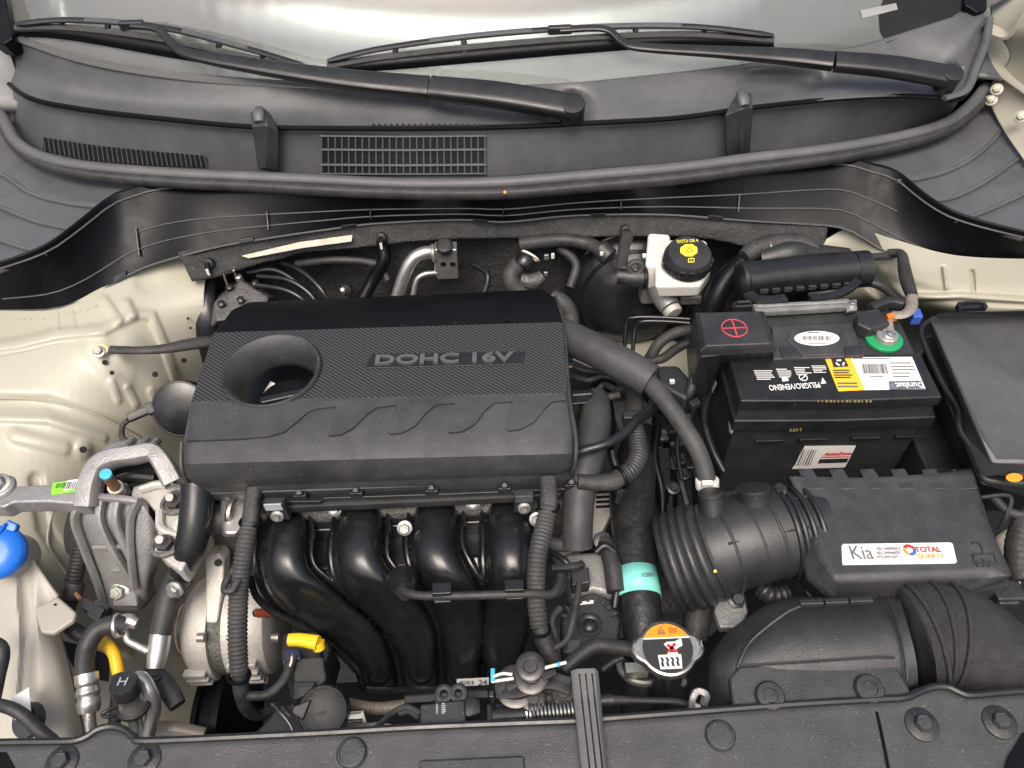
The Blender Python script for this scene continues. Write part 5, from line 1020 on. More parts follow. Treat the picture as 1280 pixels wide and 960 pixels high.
# =============== battery ===============
FL, FR = Z(925, 502, 0), Z(1180, 497, 0); bx = (FR - FL).normalized(); bw = (FR - FL).length; by = UPZ.cross(bx)
def BL(x, y, z): return FL + bx * x + by * y + UPZ * z
def bbox_(x0, x1, y0, y1, z0, z1): return loft([[BL(x0, y0, z), BL(x1, y0, z), BL(x1, y1, z), BL(x0, y1, z)] for z in (z0, z1)])
dp_ = .150
bt = thing('battery', 'black car battery with yellow and white label on its top', 'battery', BL(bw / 2, dp_ / 2, -.19))
mk('case', bbox_(.004, bw - .004, .003, dp_, -.19, -.040), plas, bt, bevel=.003)
mk('ledge', loft([[BL(-.002, -.005, -.048), BL(bw / 2, -.007, -.048), BL(bw + .002, -.005, -.048), BL(bw + .002, dp_, -.048), BL(-.002, dp_, -.048)], [BL(-.002, -.004, -.030), BL(bw / 2, -.006, -.030), BL(bw + .002, -.004, -.030), BL(bw + .002, dp_, -.030), BL(-.002, dp_, -.030)]]), satin, bt, bevel=.0025, bseg=3)
mk('neck', bbox_(.003, bw - .003, .004, dp_, -.032, -.008), plas, bt)
mk('lid', loft([[BL(0, 0, -.014), BL(bw / 2, -.003, -.014), BL(bw, 0, -.014), BL(bw, .070, -.014), BL(0, .070, -.014)], [BL(.001, .001, 0), BL(bw / 2, -.002, 0), BL(bw - .001, .001, 0), BL(bw - .001, .070, 0), BL(.001, .070, 0)]]), satin, bt, bevel=.0022, bseg=3)
mk('rear_deck', bbox_(.004, bw - .004, .068, dp_, -.032, -.004), plas, bt, bevel=.002)
mk('handle_bridge', plate([(966, 449), (1080, 445), (1066, 403), (965, 407)], .004, .012), plasg, bt, bevel=.002); mk('handle_pad', plate([(1004, 444), (1052, 443), (1060, 424), (1050, 409), (990, 411), (982, 424)], .0058, .004), plasg, bt, bevel=.0015)
mk('handle_foot', plate([(978, 447), (1003, 446), (999, 433), (974, 434)], .0055, .004), plas, bt, bevel=.001); mk('handle_foot', plate([(1056, 445), (1080, 444), (1076, 431), (1056, 432)], .0055, .004), plas, bt, bevel=.001)
ov = Z(1021, 423, .0062); ovr = px2m(ov, 28)
ovs = mk('oval_sticker', prism([ov + V((math.cos(2 * math.pi * i / 40) * ovr, math.sin(2 * math.pi * i / 40) * ovr * .46, 0)) for i in range(40)], UPZ * .0003), white, bt)
mk('barcode', bars(1003, 420, 1039, 425, 26, lambda x, y: Z(x, y, .0066)), black_print, ovs); mk('fine_print', bars(1010, 427, 1034, 431, 2, lambda x, y: Z(x, y, .0066), vertical=False, fill=.35), grey_print, ovs); mk('fine_print', bars(1010, 415, 1032, 418, 1, lambda x, y: Z(x, y, .0066), vertical=False, fill=.4), grey_print, ovs)
B0 = lambda x, y: Z(x, y, .0010)
yl = mk('yellow_label', quad(((1048, 489), (1081, 487.5), (1063, 446.5), (1031, 447.5)), .0003), lyellow, bt)
wl3 = mk('white_label', quad(((1081, 487.5), (1157, 486), (1140, 446), (1063, 446.5)), .0003), white, bt)
mk('recycle_panel', quad(((1042, 459), (1061, 458), (1056, 448), (1039, 448.5)), .0007), black_print, yl)
for k in range(3):
    a = rad(90 + k * 120); q = Z(1050, 453.5, .0014) + V((math.cos(a) * .004, math.sin(a) * .004, 0)); mk('recycle_arrow', box(q, .0055, .0022, .0004, Matrix.Rotation(a + rad(90), 3, 'Z')), white, yl)
mk('fine_print', bars(1041, 462, 1071, 474, 4, lambda x, y: B0(x + (y - 462) * .25, y), vertical=False, seed=4), black_print, yl); mk('fine_print', bars(1047, 478, 1076, 486, 2, lambda x, y: B0(x, y), vertical=False, seed=5), grey_print, yl)
mk('barcode', bars(1077, 455, 1108, 467, 24, lambda x, y: B0(x + (y - 455) * .2, y), seed=8), black_print, wl3); mk('fine_print', bars(1066, 447.3, 1136, 449.5, 1, B0, vertical=False, fill=.5), grey_print, wl3); mk('fine_print', bars(1112, 453, 1146, 474, 5, lambda x, y: B0(x + (y - 453) * .25, y), vertical=False, fill=.3, seed=12), grey_print, wl3); mk('fine_print', bars(1088, 470, 1112, 472, 1, B0, vertical=False), grey_print, wl3)
mk('brand_strip', quad(((1112, 487), (1156, 485.5), (1152, 475.5), (1111, 476.5)), .0007), mat('grey_camouflage', (.12, .14, .17), .5, var=.7, vscale=160), wl3)
mk('lettering', text('Duralast', Z(1152, 478, .0012), Z(1118, 479, .0012), .0085, UPZ, bold=.02), white, wl3)
mk('lettering', text('PELIGRO/VENENO', Z(1023, 478, .0006), Z(960, 482, .0006), .0085, UPZ, bold=.012), white, bt)
for i, (x, y, w_) in enumerate(((942, 463, 24), (970, 461, 20), (992, 459, 20), (1014, 457, 18))):
    mk('fine_print', bars(x, y, x + w_, y + 13 - i, 5, lambda a, b: Z(a + (b - y) * .4, b, .0008), vertical=False, seed=20 + i, fill=.42), white, bt)
q = Z(1004, 472, .0006); mk('warning_symbol', torus(q, UPZ, .0046, .0006, 20, 6), white, bt); mk('warning_symbol', box(q, .008, .001, .0005, Matrix.Rotation(rad(40), 3, 'Z')), white, bt); mk('warning_triangle', prism([Z(x, y, .0006) for x, y in ((1026, 480), (1033, 479), (1028, 472))], UPZ * .0003), white, bt)
mk('eye_wash_symbol', prism([Z(x, y, .0006) for x, y in ((978, 477), (986, 476), (984, 471), (977, 472))], UPZ * .0003), white, bt)
FPn = -by; fpl = BL(0, -.0005, 0)
lx = lambda x, y: PL(x, y, BL(0, -.0006, -.02), FPn)
mk('stamped_code', bars(1022, 500, 1092, 503, 14, lambda x, y: toward(PL(x, y, BL(0, -.003, 0), FPn), .0008), fill=.6, seed=31), gold_print, bt)
mk('stamped_code', text('L450', PL(1002, 535, BL(0, -.0068, 0), FPn), PL(987, 535.5, BL(0, -.0068, 0), FPn), .005, FPn, off=.0008), gold_print, bt)
for x in (943, 998, 1064, 1119): mk('case_tab', box(PL(x + 18, 550 - (x - 943) * .03, BL(0, .001, 0), FPn), .034, .006, .004, Matrix((bx, by, UPZ)).transposed()), satin, bt, bevel=.001)
fs = mk('store_sticker', prism([PL(x, y, BL(0, .0022, 0), FPn) for x, y in ((990, 586), (1056, 584), (1070, 557), (1006, 557.5))], FPn * .0004), white, bt)
SP = lambda x, y: PL(x, y, BL(0, .0014, 0), FPn)
mk('lettering', text('AutoZone', SP(1029, 569), SP(1064, 568), .0062, FPn, bold=.03, shear=.25), red, fs); mk('print_band', prism([SP(x, y) for x, y in ((1022, 579), (1058, 578), (1061, 573), (1025, 574))], FPn * .0003), black_print, fs)
mk('red_rule', prism([SP(x, y) for x, y in ((1026, 572), (1062, 571), (1062.5, 570.2), (1026.5, 571))], FPn * .0003), red, fs); mk('fine_print', bars(998, 562, 1020, 582, 7, lambda x, y: SP(x + (570 - y) * .45, y), fill=.35, seed=40), grey_print, fs)
mk('side_sticker', prism([X(x, y, FL.x + .003) for x, y in ((884, 466), (891, 464), (896, 480), (887, 499))], V((-.0005, 0, 0))), white, bt)
mk('side_mark', disc(BL(.0035, .012, -.06), -bx, .009, .001, 16), nylon, bt)
nt_ = thing('negative_terminal', 'battery clamp with bolt over a green felt washer', 'battery terminal', Z(1105, 425, -.002))
q = Z(1108, 422, .002); mk('felt_washer', disc(Z(1104, 425, -.003), UPZ, .022, .004, 24), greenp, nt_); mk('clamp', [loft([ringat(q + V((0, 0, -.002)), .014, 20), ringat(q + V((0, 0, .006)), .0125, 20)])], mat('clear_grease_metal', (.42, .42, .38), .3, metal=.6, bump2=.6, b2scale=90), nt_, bevel=.002)
mk('clamp_bolt', bolt(q + V((.001, -.002, .006)), V((0, -.2, 1)), .0045), steel, nt_); mk('clamp_tongue', plate([(1098, 415), (1118, 412), (1116, 398), (1100, 400)], .008, .006), braid, nt_, bevel=.001)
mk('sensor', plate([(1071, 404), (1088, 412), (1114, 404), (1098, 384), (1072, 389)], .014, .018), plas, nt_, bevel=.003); mk('orange_tab', plate([(1111, 398), (1125, 394), (1120, 389), (1108, 392)], .012, .010), mat('burnt_orange', (.6, .18, .03), .5), nt_, bevel=.001); mk('blue_plug', plate([(1142, 396), (1155, 396), (1150, 384), (1140, 386)], -.01, .015), blueprint, nt_, bevel=.002)
tz('braided_strap', [(1115, 394, .008), (1130, 393, .012), (1139, 384, .012), (1140, 368, .01)], [7, 7, 7, 6.5], braid, nt_, flat=.5); tz('black_cable', [(1140, 370, .01), (1134, 352, .008), (1130, 335, .004), (1126, 318, -.002), (1110, 316, -.01)], [7, 8, 7.5, 6, 5], cable, nt_); tz('sensor_wire', [(1088, 386, .01), (1110, 378, .01), (1128, 380, .01)], 6, plas, nt_, sq=4)
pt = thing('terminal_cover', 'black terminal cover with red plus sign in a circle', 'terminal cover', Z(915, 440, 0))
zc = .034
mk('lid', [loft([[Z(x, y, z) for x, y in q] for q, z in (([(874, 446), (972, 441), (956, 391), (868, 394)], zc - .012), ([(875, 440), (970, 436), (955, 389), (869, 391)], zc - .004), ([(882, 432), (962, 429), (949, 389), (875, 391)], zc + .003))])], plas, pt, bevel=.0015)
mk('skirt', [loft([[Z(x, y, z) for x, y in q] for q, z in (([(862, 492), (885, 492), (900, 470), (966, 462), (950, 410), (856, 415)], -.075), ([(876, 446), (880, 446), (900, 444), (968, 440), (954, 392), (870, 395)], zc - .010))])], plas, pt, bevel=.002)
q = Z(918, 410, zc + .0032); rr_ = px2m(q, 15.5); mk('plus_ring', torus(q, UPZ, rr_, .0008, 40, 6), pink, pt); mk('plus_bar', box(q, rr_ * 1.75, .0016, .0008), pink, pt); mk('plus_bar', box(q + V((0, 0, .0003)), .0016, rr_ * 1.75, .0008), pink, pt)
mk('hinge_clip', [box(Z(928, 383, zc - .004), .022, .010, .010)], satin, pt, bevel=.0015); mk('hinge_pin', cyl(Z(921, 378, zc + .003), Z(937, 377, zc + .003), .0025, n=10), gloss, pt)
for k in range(5): mk('lid_tooth', box(Z(900 + k * 14, 443 - k * .7, zc - .014), .009, .003, .006), satin, pt)
tr_ = thing('battery_tray', 'black plastic tray wall around the battery', 'battery tray', BL(bw / 2, .08, -.2))
mk('tray', bbox_(-.02, bw + .02, -.012, dp_ + .01, -.21, -.185), plas, tr_, bevel=.003); mk('right_wall', bbox_(bw + .006, bw + .010, .02, dp_ + .05, -.20, -.035), plas, tr_, bevel=.001); mk('side_box', bbox_(bw + .008, bw + .10, -.03, .06, -.26, -.10), dark if 0 else plas, tr_, bevel=.004); mk('rear_wall', bbox_(.02, bw, dp_ + .004, dp_ + .010, -.19, -.012), plas, tr_, bevel=.002)
ecu = thing('harness_housing', 'long black cable housing with end clamps behind the battery', 'cable housing', Z(1000, 365, -.03))
tz('barrel', [(930, 352, -.002), (1000, 343, -.002), (1078, 336, -.002)], [22, 22, 21], satin, ecu, n=24, sq=2.6)
tz('barrel_back', [(950, 325, .0), (985, 318, .006), (1010, 318, .0), (1060, 318, -.01)], [12, 16, 14, 8], plas, ecu)
for x, y in ((933, 350), (1074, 337)): mk('end_clamp', lathe(Z(x, y, -.002) - V((.010, 0, 0)), V((1, .06, 0)), [(.021, 0), (.0245, .001), (.0245, .020), (.021, .021)], 28), satin, ecu)
mk('strap', tube([Z(935, 368, .006), Z(945, 374, .008), (Z(962, 376, .008)), Z(982, 374, .008)], .008, 8, 4, flat=.5, sq=4), satin, ecu); mk('strap', tube([Z(1072, 352, .008), Z(1060, 362, .008), Z(1040, 370, .008), Z(1012, 374, .008)], .006, 8, 4, flat=.6, sq=4), satin, ecu)
mk('seam', torus(Z(997, 344, -.002), V((1, .06, 0)), .0215, .0012, 32), trimm, ecu)
for k in range(8): mk('rail_tooth', box(Z(955 + k * 15, 364 - k * 1.2, .006), .010, .004, .005), plasg, ecu)
tz('top_loom', [(930, 322, .002), (945, 312, .006), (970, 306, .008), (1000, 306, .008), (1020, 314, .004)], [10, 13, 14, 13, 9], cable, ecu); mk('loom_tie', torus(Z(960, 309, .007), V((.9, .2, .2)), .013, .0015), steel, ecu)
tz('down_loom', [(930, 325, .0), (910, 345, -.02), (895, 370, -.04), (885, 400, -.07)], [11, 13, 14, 14], trimm, ecu); tz('right_loom', [(1085, 322, -.01), (1105, 320, -.012), (1118, 318, -.015)], 5, rubber, ecu); tz('lower_loom', [(1082, 352, -.02), (1102, 358, -.02), (1125, 375, -.02), (1145, 385, -.02)], 5.5, rubber, ecu)
sbk = thing('hold_down_bar', 'shiny metal bar with bolted ear behind the battery', 'bracket', Z(1000, 388, .0))
mk('bar', tube([Z(942, 388, .004), Z(1000, 385, .004), Z(1062, 381, .004)], .0085, 8, 3, flat=.5, sq=5), zinc, sbk, bevel=0); mk('bar_ear', plate([(1058, 389), (1072, 387), (1071, 374), (1060, 375)], .006, .004), zinc, sbk, bevel=.001); mk('ear_bolt', bolt(Z(1065, 381, .007), UPZ, .004), steel, sbk); mk('bar_crest', tube([Z(945, 383, .010), Z(1000, 380, .010), Z(1058, 377, .010)], .002, 6, 2), zinc, sbk)
# =============== fuse box ===============
fb_ = thing('fuse_box', 'large black fuse box with smooth lid at the right edge', 'fuse box', Z(1240, 540, -.12))
mk('base', [loft([[Z(x, y, z) for x, y in q] for q, z in (([(1185, 600), (1225, 640), (1340, 640), (1340, 440), (1150, 440)], -.17), ([(1150, 420), (1200, 545), (1225, 606), (1340, 612), (1340, 395), (1168, 400)], -.028))])], plas, fb_, bevel=.004)
mk('flange', tube([Z(1168, 398, -.018), Z(1152, 412, -.02), Z(1160, 440, -.02), Z(1180, 482, -.02), Z(1198, 512, -.02), Z(1200, 536, -.02), Z(1214, 560, -.022), Z(1226, 588, -.024), Z(1240, 602, -.024), Z(1330, 606, -.024)], .0035, 8, 5), plas, fb_)
mk('lid', [loft([[Z(x, y, z) for x, y in q] for q, z in (([(1162, 410), (1200, 505), (1202, 538), (1232, 594), (1345, 600), (1345, 396), (1176, 398)], -.022), ([(1163, 401), (1213, 520), (1240, 580), (1345, 582), (1345, 388), (1172, 392)], .008), ([(1168, 398), (1216, 515), (1245, 574), (1345, 576), (1345, 387), (1178, 391)], .011))])], cowlm, fb_, bevel=.004, bseg=3)
mk('latch', [box(Z(1214, 384, .004), .034, .012, .012)], satin, fb_, bevel=.002); mk('latch_loop', tube([Z(1200, 388, .012), Z(1202, 379, .014), Z(1228, 378, .014), Z(1231, 386, .012)], .002, 8, 4), satin, fb_)
q = Z(1268, 597, -.012); q = toward(q, .006); mk('orange_dot', prism([PL(1268 + math.cos(2 * math.pi * i / 28) * 10.5, 597 - math.sin(2 * math.pi * i / 28) * 5.5 , q, V((0, -.75, .66))) for i in range(28)], V((0, .0004, -.0004))), orange, fb_)
# =============== air intake: bellows hose, filter box, front duct ===============
ah2 = thing('intake_hose', 'black ribbed rubber intake elbow with two stub pipes', 'intake hose', Z(910, 730, -.13))
IP = [(836, 704, -.090), (864, 696, -.080), (895, 686, -.068), (930, 676, -.06), (965, 668, -.055), (1000, 664, -.053), (1024, 662, -.053)]
bel = [Z(*q) for q in IP[:3]]; mk('bellows', tube(bel, [.051, .054, .050], 40, 8, corr=(.0092, .040)), plas, ah2, smooth=60)
mk('barrel', tube([Z(*IP[1]).lerp(Z(*IP[2]), .45)] + [Z(*q) for q in IP[2:]], [.0475, .049, .0485, .047, .045, .043], 40, 6), plas, ah2)
for i, (x, y, z) in enumerate(((905, 683, -.066), (937, 674, -.06), (962, 668, -.056))): mk('hoop_rib', torus(Z(x, y, z), V((1, .22, .16)), .0496 - i * .0008, .0018, 48), plas, ah2)
for x, y, z, r in ((985, 665, -.054, .047), (996, 664, -.053, .0475), (1008, 663, -.053, .0465)): mk('cuff_ring', torus(Z(x, y, z), V((1, .15, .05)), r, .003, 48), satin, ah2)
for a0 in (66, 108):
    pts = []
    for i in range(9):
        q = Z(*[IP[2][k] + (IP[5][k] - IP[2][k]) * i / 8 for k in range(3)]); a = rad(a0); pts.append(q + V((0, -math.cos(a), math.sin(a))) * (.0496 - i * .0004))
    mk('long_rib', tube(pts, .0018, 6, 1), plas, ah2)
mk('stub_pipe', lathe(Z(892, 650, -.034), V((-.12, .62, .8)), [(.017, -.022), (.0128, .004), (.0125, .026), (.0135, .027), (.0135, .031), (.0122, .032), (.0112, .022)], 28), plas, ah2); mk('stub_pipe', lathe(Z(945, 640, -.030), V((-.12, .62, .8)), [(.026, -.022), (.0185, .002), (.0165, .022), (.0178, .024), (.0175, .027), (.015, .0275)], 28), plas, ah2)
mk('hose_clamp', [torus(Z(978, 666, -.054), V((1, .15, .05)), .0465, .0035, 48)], satin, ah2); mk('clamp_screw', bolt(Z(974, 612, -.012), V((-.3, -.1, 1)), .0055), satin, ah2)
mk('clamp_tab', box(Z(968, 622, -.014), .020, .01, .006), satin, ah2, bevel=.001); mk('yellow_speck', disc(toward(Z(894, 714, -.075), .046), (CAM - Z(894, 714, -.075)).normalized(), .0016, .0006, 10), yellow, ah2)
ab2 = thing('air_filter_box', 'black air filter box with ribbed back edge and white oil sticker', 'air filter box', Z(1130, 700, -.13))
za = -.012
mk('lid', [loft([[Z(x, y, z) for x, y in q] for q, z in (([(1000, 730), (1040, 775), (1200, 770), (1262, 752), (1222, 628), (985, 640)], -.085), ([(1010, 725), (1036, 748), (1200, 745), (1266, 734), (1222, 606), (980, 612)], -.035), ([(1026, 690), (1042, 724), (1254, 716), (1210, 591), (992, 596), (1008, 640)], za))])], plasg, ab2, bevel=.007, bseg=4, smooth=60)
for i in range(6):
    x = 1005 + i * 38.5; mk('back_rib', loft([[Z(a, b, z) for a, b, z in ((x + 4, 612, za + .0005), (x + 26, 611, za + .0005), (x + 12 - 2, 585, za - .001), (x - 8, 586, za - .001))], [Z(a, b, z) for a, b, z in ((x + 2, 614, za - .012), (x + 28, 613, za - .012), (x + 12, 596, za - .03), (x - 8, 597, za - .03))]]), plasg, ab2, bevel=.0015)
mk('lower_case', [loft([[Z(x, y, z) for x, y in q] for q, z in (([(1010, 770), (1050, 800), (1230, 800), (1255, 760), (1225, 660), (1000, 670)], -.19), ([(1004, 740), (1040, 778), (1200, 774), (1262, 756), (1224, 640), (990, 650)], -.08))])], plas, ab2, bevel=.005)
A0 = lambda x, y: Z(x, y, za + .0010)
stk = mk('oil_sticker', plate([(1054, 706), (1194, 704), (1196, 702), (1191, 680), (1188, 678), (1054, 680), (1052, 682), (1053, 704)], za + .0008, .0008), white, ab2)
mk('lettering', text('Kia', A0(1066, 699.5), A0(1093, 699), .0145, UPZ), grey_print, stk)
for i, s_ in enumerate(('RECOMMENDS', 'RECOMMANDE', 'РЕКОМЕНДУЕТ')): mk('lettering', text(s_, A0(1097, 688.5 + i * 5.2), A0(1126, 688 + i * 5.2), .0034, UPZ), grey_print, stk)
mk('lettering', text('TOTAL', A0(1145, 691), A0(1177, 690.5), .0062, UPZ, bold=.025), red, stk); mk('lettering', text('QUARTZ', A0(1148, 699.3), A0(1182, 698.8), .0056, UPZ, bold=.02), mat('gold_orange', (.85, .40, .08), .5), stk)
q = A0(1137, 687.5)
def arcq(a0, a1, r0, r1): return prism([q + V((math.cos(rad(a0 + (a1 - a0) * i / 10)) * r0, math.sin(rad(a0 + (a1 - a0) * i / 10)) * r0, 0)) for i in range(11)] + [q + V((math.cos(rad(a1 - (a1 - a0) * i / 10)) * r1, math.sin(rad(a1 - (a1 - a0) * i / 10)) * r1, 0)) for i in range(11)], UPZ * .0004)
mk('swirl', arcq(20, 150, .0062, .003), red, stk); mk('swirl', arcq(160, 250, .0062, .0035), orange, stk); mk('swirl', arcq(255, 375, .0062, .003), blueprint, stk)
em_ = [(1215, 680), (1217, 677), (1224, 679), (1228, 686), (1228, 692), (1242, 692), (1245, 703), (1218, 704), (1216, 693), (1228, 692)]
mk('embossed_symbol', tube([Z(x, y, za + .0006) for x, y in em_], .0008, 6, 1, smooth=False), plas, ab2)
for k in range(6): mk('embossed_drop', disc(Z(1222 + (k % 3) * 7, 703 + (k // 3) * 4 - (3 if k == 1 else 0), za + .0002), UPZ, .0015, .0008, 10), plas, ab2)
mk('grip_frame', tube([Z(1205, 772, -.06), Z(1250, 766, -.06), Z(1258, 775, -.06), Z(1250, 788, -.065), Z(1215, 792, -.065)], .004, 8, 5), plas, ab2)
for k in range(4): mk('grip_rib', cyl(Z(1212 + k * 12, 771 - k, -.06), Z(1214 + k * 12, 790 - k, -.065), .002, n=8), plas, ab2)
mk('catch', [box(Z(1258, 742, -.05), .03, .02, .014), box(Z(1258, 752, -.052), .022, .01, .01)], plas, ab2, bevel=.003)
bb_ = thing('support_bracket', 'grey slotted bracket with nut under the intake hose', 'bracket', Z(915, 765, -.13))
mk('plate', plate([(896, 745), (930, 738), (936, 765), (925, 785), (900, 785), (893, 765)], -.10, .012), cast, bb_, bevel=.003); mk('nut', lathe(Z(920, 750, -.099), V((0, -.3, 1)), [(.010, 0), (.010, .003), (.006, .004), (.006, .010)], 6), satin, bb_)
mk('elbow', tube([Z(880, 735, -.12), Z(872, 765, -.12), Z(868, 800, -.13)], .014, 12, 4), cable, bb_); mk('ribs', tube([Z(950, 735, -.09), Z(965, 745, -.09), Z(985, 742, -.09)], .010, 10, 4, corr=(.006, .1)), plas, bb_)
sd_ = thing('intake_duct', 'black front air intake duct with two push pins', 'air duct', Z(1020, 880, -.09))
def drow(x, y0, y1, z0, zm, z1, d=.05):
    return [Z(x[0], y0, z0 - .02), Z(x[1], y0 + (y1 - y0) * .08, z0 + .002), Z(x[2], y0 + (y1 - y0) * .35, zm), Z(x[3], y0 + (y1 - y0) * .7, zm - .003), Z(x[4], y1, z1), Z(x[4], y1 + 6, z1 - d), Z(x[0], y0, z0 - d)]
DR = [drow((886,) * 5, 822, 880, -.055, -.045, -.05), drow((905, 904, 900, 904, 910), 795, 888, -.045, -.022, -.035), drow((930, 930, 928, 930, 934), 775, 880, -.038, -.010, -.028), drow((975, 976, 978, 982, 990), 750, 870, -.030, -.002, -.024), drow((1060, 1061, 1064, 1070, 1080), 744, 866, -.028, .0, -.022), drow((1125, 1126, 1135, 1145, 1148), 742, 858, -.028, .0, -.022)]
DR = [catmull(r[:5], 5) + r[5:] for r in DR]
DR = list(zip(*[catmull([r[k] for r in DR], 5) for k in range(len(DR[0]))]))
mk('duct_body', loft([list(r) for r in DR]), plasg, sd_, smooth=60)
mk('panel_line', tube([Z(920, 845, -.017), Z(924, 828, -.008), Z(940, 800, -.004), Z(980, 768, .003), Z(1000, 758, .004)], .0014, 6, 5), plas, sd_); mk('panel_line', tube([Z(925, 832, -.006), Z(1000, 828, .0), Z(1090, 822, .001), Z(1118, 822, .001)], .0012, 6, 5), plas, sd_)
mk('mount_flange', plate([(912, 846), (925, 832), (1095, 822), (1118, 826), (1144, 872), (1136, 880), (918, 894)], -.006, .012), plasg, sd_, bevel=.003, bseg=3)
for x, y in ((962, 871), (1086, 862)):
    q = Z(x, y, -.0055); pn = mk('push_pin', lathe(q, V((0, -.1, 1)), [(.0125, -.001), (.0125, .002), (.011, .0038), (.0065, .004), (.006, .003), (.003, .0032)], 28), plas, sd_)
for k in range(3): mk('finger_rib', box(Z(1014 + k * 31, 754 - k * 1.5, -.005), .022, .006, .006, Matrix.Rotation(rad(-12), 3, 'X')), plas, sd_, bevel=.0015)
mk('seam_ring', tube([Z(1110, 748, -.012), Z(1120, 775, .0045), Z(1130, 815, .005), Z(1134, 850, -.006)], .0014, 6, 6), plas, sd_)
fz = thing('fuzzy_hose', 'fuzzy black corrugated sleeve joined to the front intake duct', 'air hose', Z(1230, 850, -.1))
FZ = [(1135, 803, -.058), (1160, 800, -.056), (1190, 808, -.058), (1225, 835, -.066), (1262, 872, -.08), (1295, 910, -.1)]
FZP = tube([Z(*q) for q in FZ], [.052, .055, .056, .057, .057, .057], 48, 10)
fzo = mk('sleeve', FZP, fuzz, fz, smooth=80)
for i, t in enumerate((.10, .20, .31)):
    c_ = catmull([Z(*q) for q in FZ], 10); n_ = int(t * (len(c_) - 1)); mk('sleeve_fold', torus(c_[n_], c_[n_ + 1] - c_[n_ - 1], .0545 + .0012 * i, .0022, 56, 10), fuzz, fz, smooth=80)
hv = []; hf = []; r9 = random.Random(5); c_ = catmull([Z(*q) for q in FZ], 10)
for i in range(9000):
    k = r9.randrange(len(FZP[0])); v0 = FZP[0][k] + V((r9.uniform(-1, 1), r9.uniform(-1, 1), r9.uniform(-1, 1))) * .004
    cn2 = min(c_[::3], key=lambda p: (p - v0).length_squared); nn = (v0 - cn2).normalized(); v0 = cn2 + nn * (FZP[0][k] - cn2).length
    tip = v0 + nn * r9.uniform(.001, .0028) + V((r9.uniform(-1, 1), r9.uniform(-1, 1), r9.uniform(-1, 1))) * .0022; sd3 = nn.cross(V((r9.uniform(-1, 1), r9.uniform(-1, 1), .3))).normalized() * .00016
    o9 = len(hv); hv += [v0 - sd3, v0 + sd3, tip]; hf.append((o9, o9 + 1, o9 + 2))
mk('sleeve_fuzz', (hv, hf), fuzz, fz, kind='stuff')
# small clutter at right edge
rl_ = thing('right_loom', 'wrapped grey wiring loom beside the air filter box at the right edge', 'cable loom', Z(1270, 720, -.12))
tz('loom', [(1290, 640, -.06), (1278, 660, -.07), (1272, 690, -.08), (1280, 725, -.09)], [12, 14, 15, 16], cable, rl_, corr=(.006, .03)); tz('loom', [(1240, 620, -.05), (1262, 640, -.06), (1290, 645, -.06)], 6, rubber, rl_)
mk('bottle', plate([(1242, 668), (1262, 655), (1280, 660), (1280, 740), (1262, 720)], -.13, .08), tank, bevel=.01, label='pale bottle corner behind the wrapped loom at the right edge', cat='bottle')
mk('wire_bracket', tube([Z(1222, 622, -.045), Z(1262, 620, -.045), Z(1258, 645, -.06), Z(1248, 662, -.08)], .0025, 8, 5), plas, label='thin black bracket below the fuse box', cat='bracket')
# =============== front panel, latch, prop rod ===============
zs = -.006
back = [(-40, 930), (0, 927), (60, 926), (92, 925), (108, 920), (122, 911), (140, 907), (156, 911), (168, 920), (182, 925), (300, 920), (420, 914), (520, 908), (640, 903), (720, 900), (770, 896), (850, 890), (980, 880), (1080, 874), (1130, 871), (1148, 864), (1166, 858), (1184, 858), (1200, 865), (1214, 868), (1260, 864), (1330, 860)]
fpn = thing('front_panel', 'wide grey plastic radiator support cover along the bottom of the photo', 'front panel', Z(640, 940, -.06))
bk2 = catmull([V((x, y, 0)) for x, y in back], 4)
mk('cover_sheet', pxsurf([[(p.x, p.y, zs - .012) for p in bk2], [(p.x, p.y + 3, zs) for p in bk2], [(p.x, p.y + 30, zs) for p in bk2], [(p.x, p.y + 130, zs - .004) for p in bk2]], 150, 30, smooth=False), plasg, fpn, solid=.004)
mk('rolled_edge', tube([Z(p.x, p.y + 1, zs + .001) for p in bk2], .0032, 8, 1), satin, fpn)
mk('support_beam', plate([(-40, 945), (1330, 875), (1330, 1100), (-40, 1100)], zs - .02, .08), plas, fpn)
mk('raised_panel', plate([(524, 950), (655, 944), (657, 975), (524, 985)], zs + .003, .004), plasg, fpn, bevel=.002, bseg=3)
for x, y in ((440, 942), (900, 920)):
    mk('push_pin', lathe(Z(x, y, zs), V((0, 0, 1)), [(.0125, -.001), (.0125, .0022), (.011, .004), (.0098, .0042), (.0094, .0032)], 30), plasg, fpn)
for x, y in ((78, 953), (181, 950), (1152, 906), (1249, 903)):
    q = Z(x, y, zs); pn = mk('panel_washer', lathe(q, UPZ, [(.0135, -.001), (.0135, .0015), (.0125, .0022)], 28), plas, fpn); mk('hex_screw', lathe(q, UPZ, [(.0072, .002), (.0072, .006), (.0062, .0072)], 6), plasg, pn)
mk('seam_groove', tube([Z(1096, 890, zs + .0008), Z(1104, 925, zs + .0008), Z(1116, 985, zs)], .0012, 6, 4), trimm, fpn)
mk('corner_gap', plate([(-30, 940), (8, 940), (30, 985), (-30, 985)], zs + .0012, .002), trimm, fpn); mk('corner_gap', plate([(1280, 915), (1262, 945), (1250, 985), (1330, 985)], zs + .0012, .002), trimm, fpn)
ps = thing('latch_cover', 'grey grooved strap standing over the hood latch', 'strap', Z(735, 940, -.02))
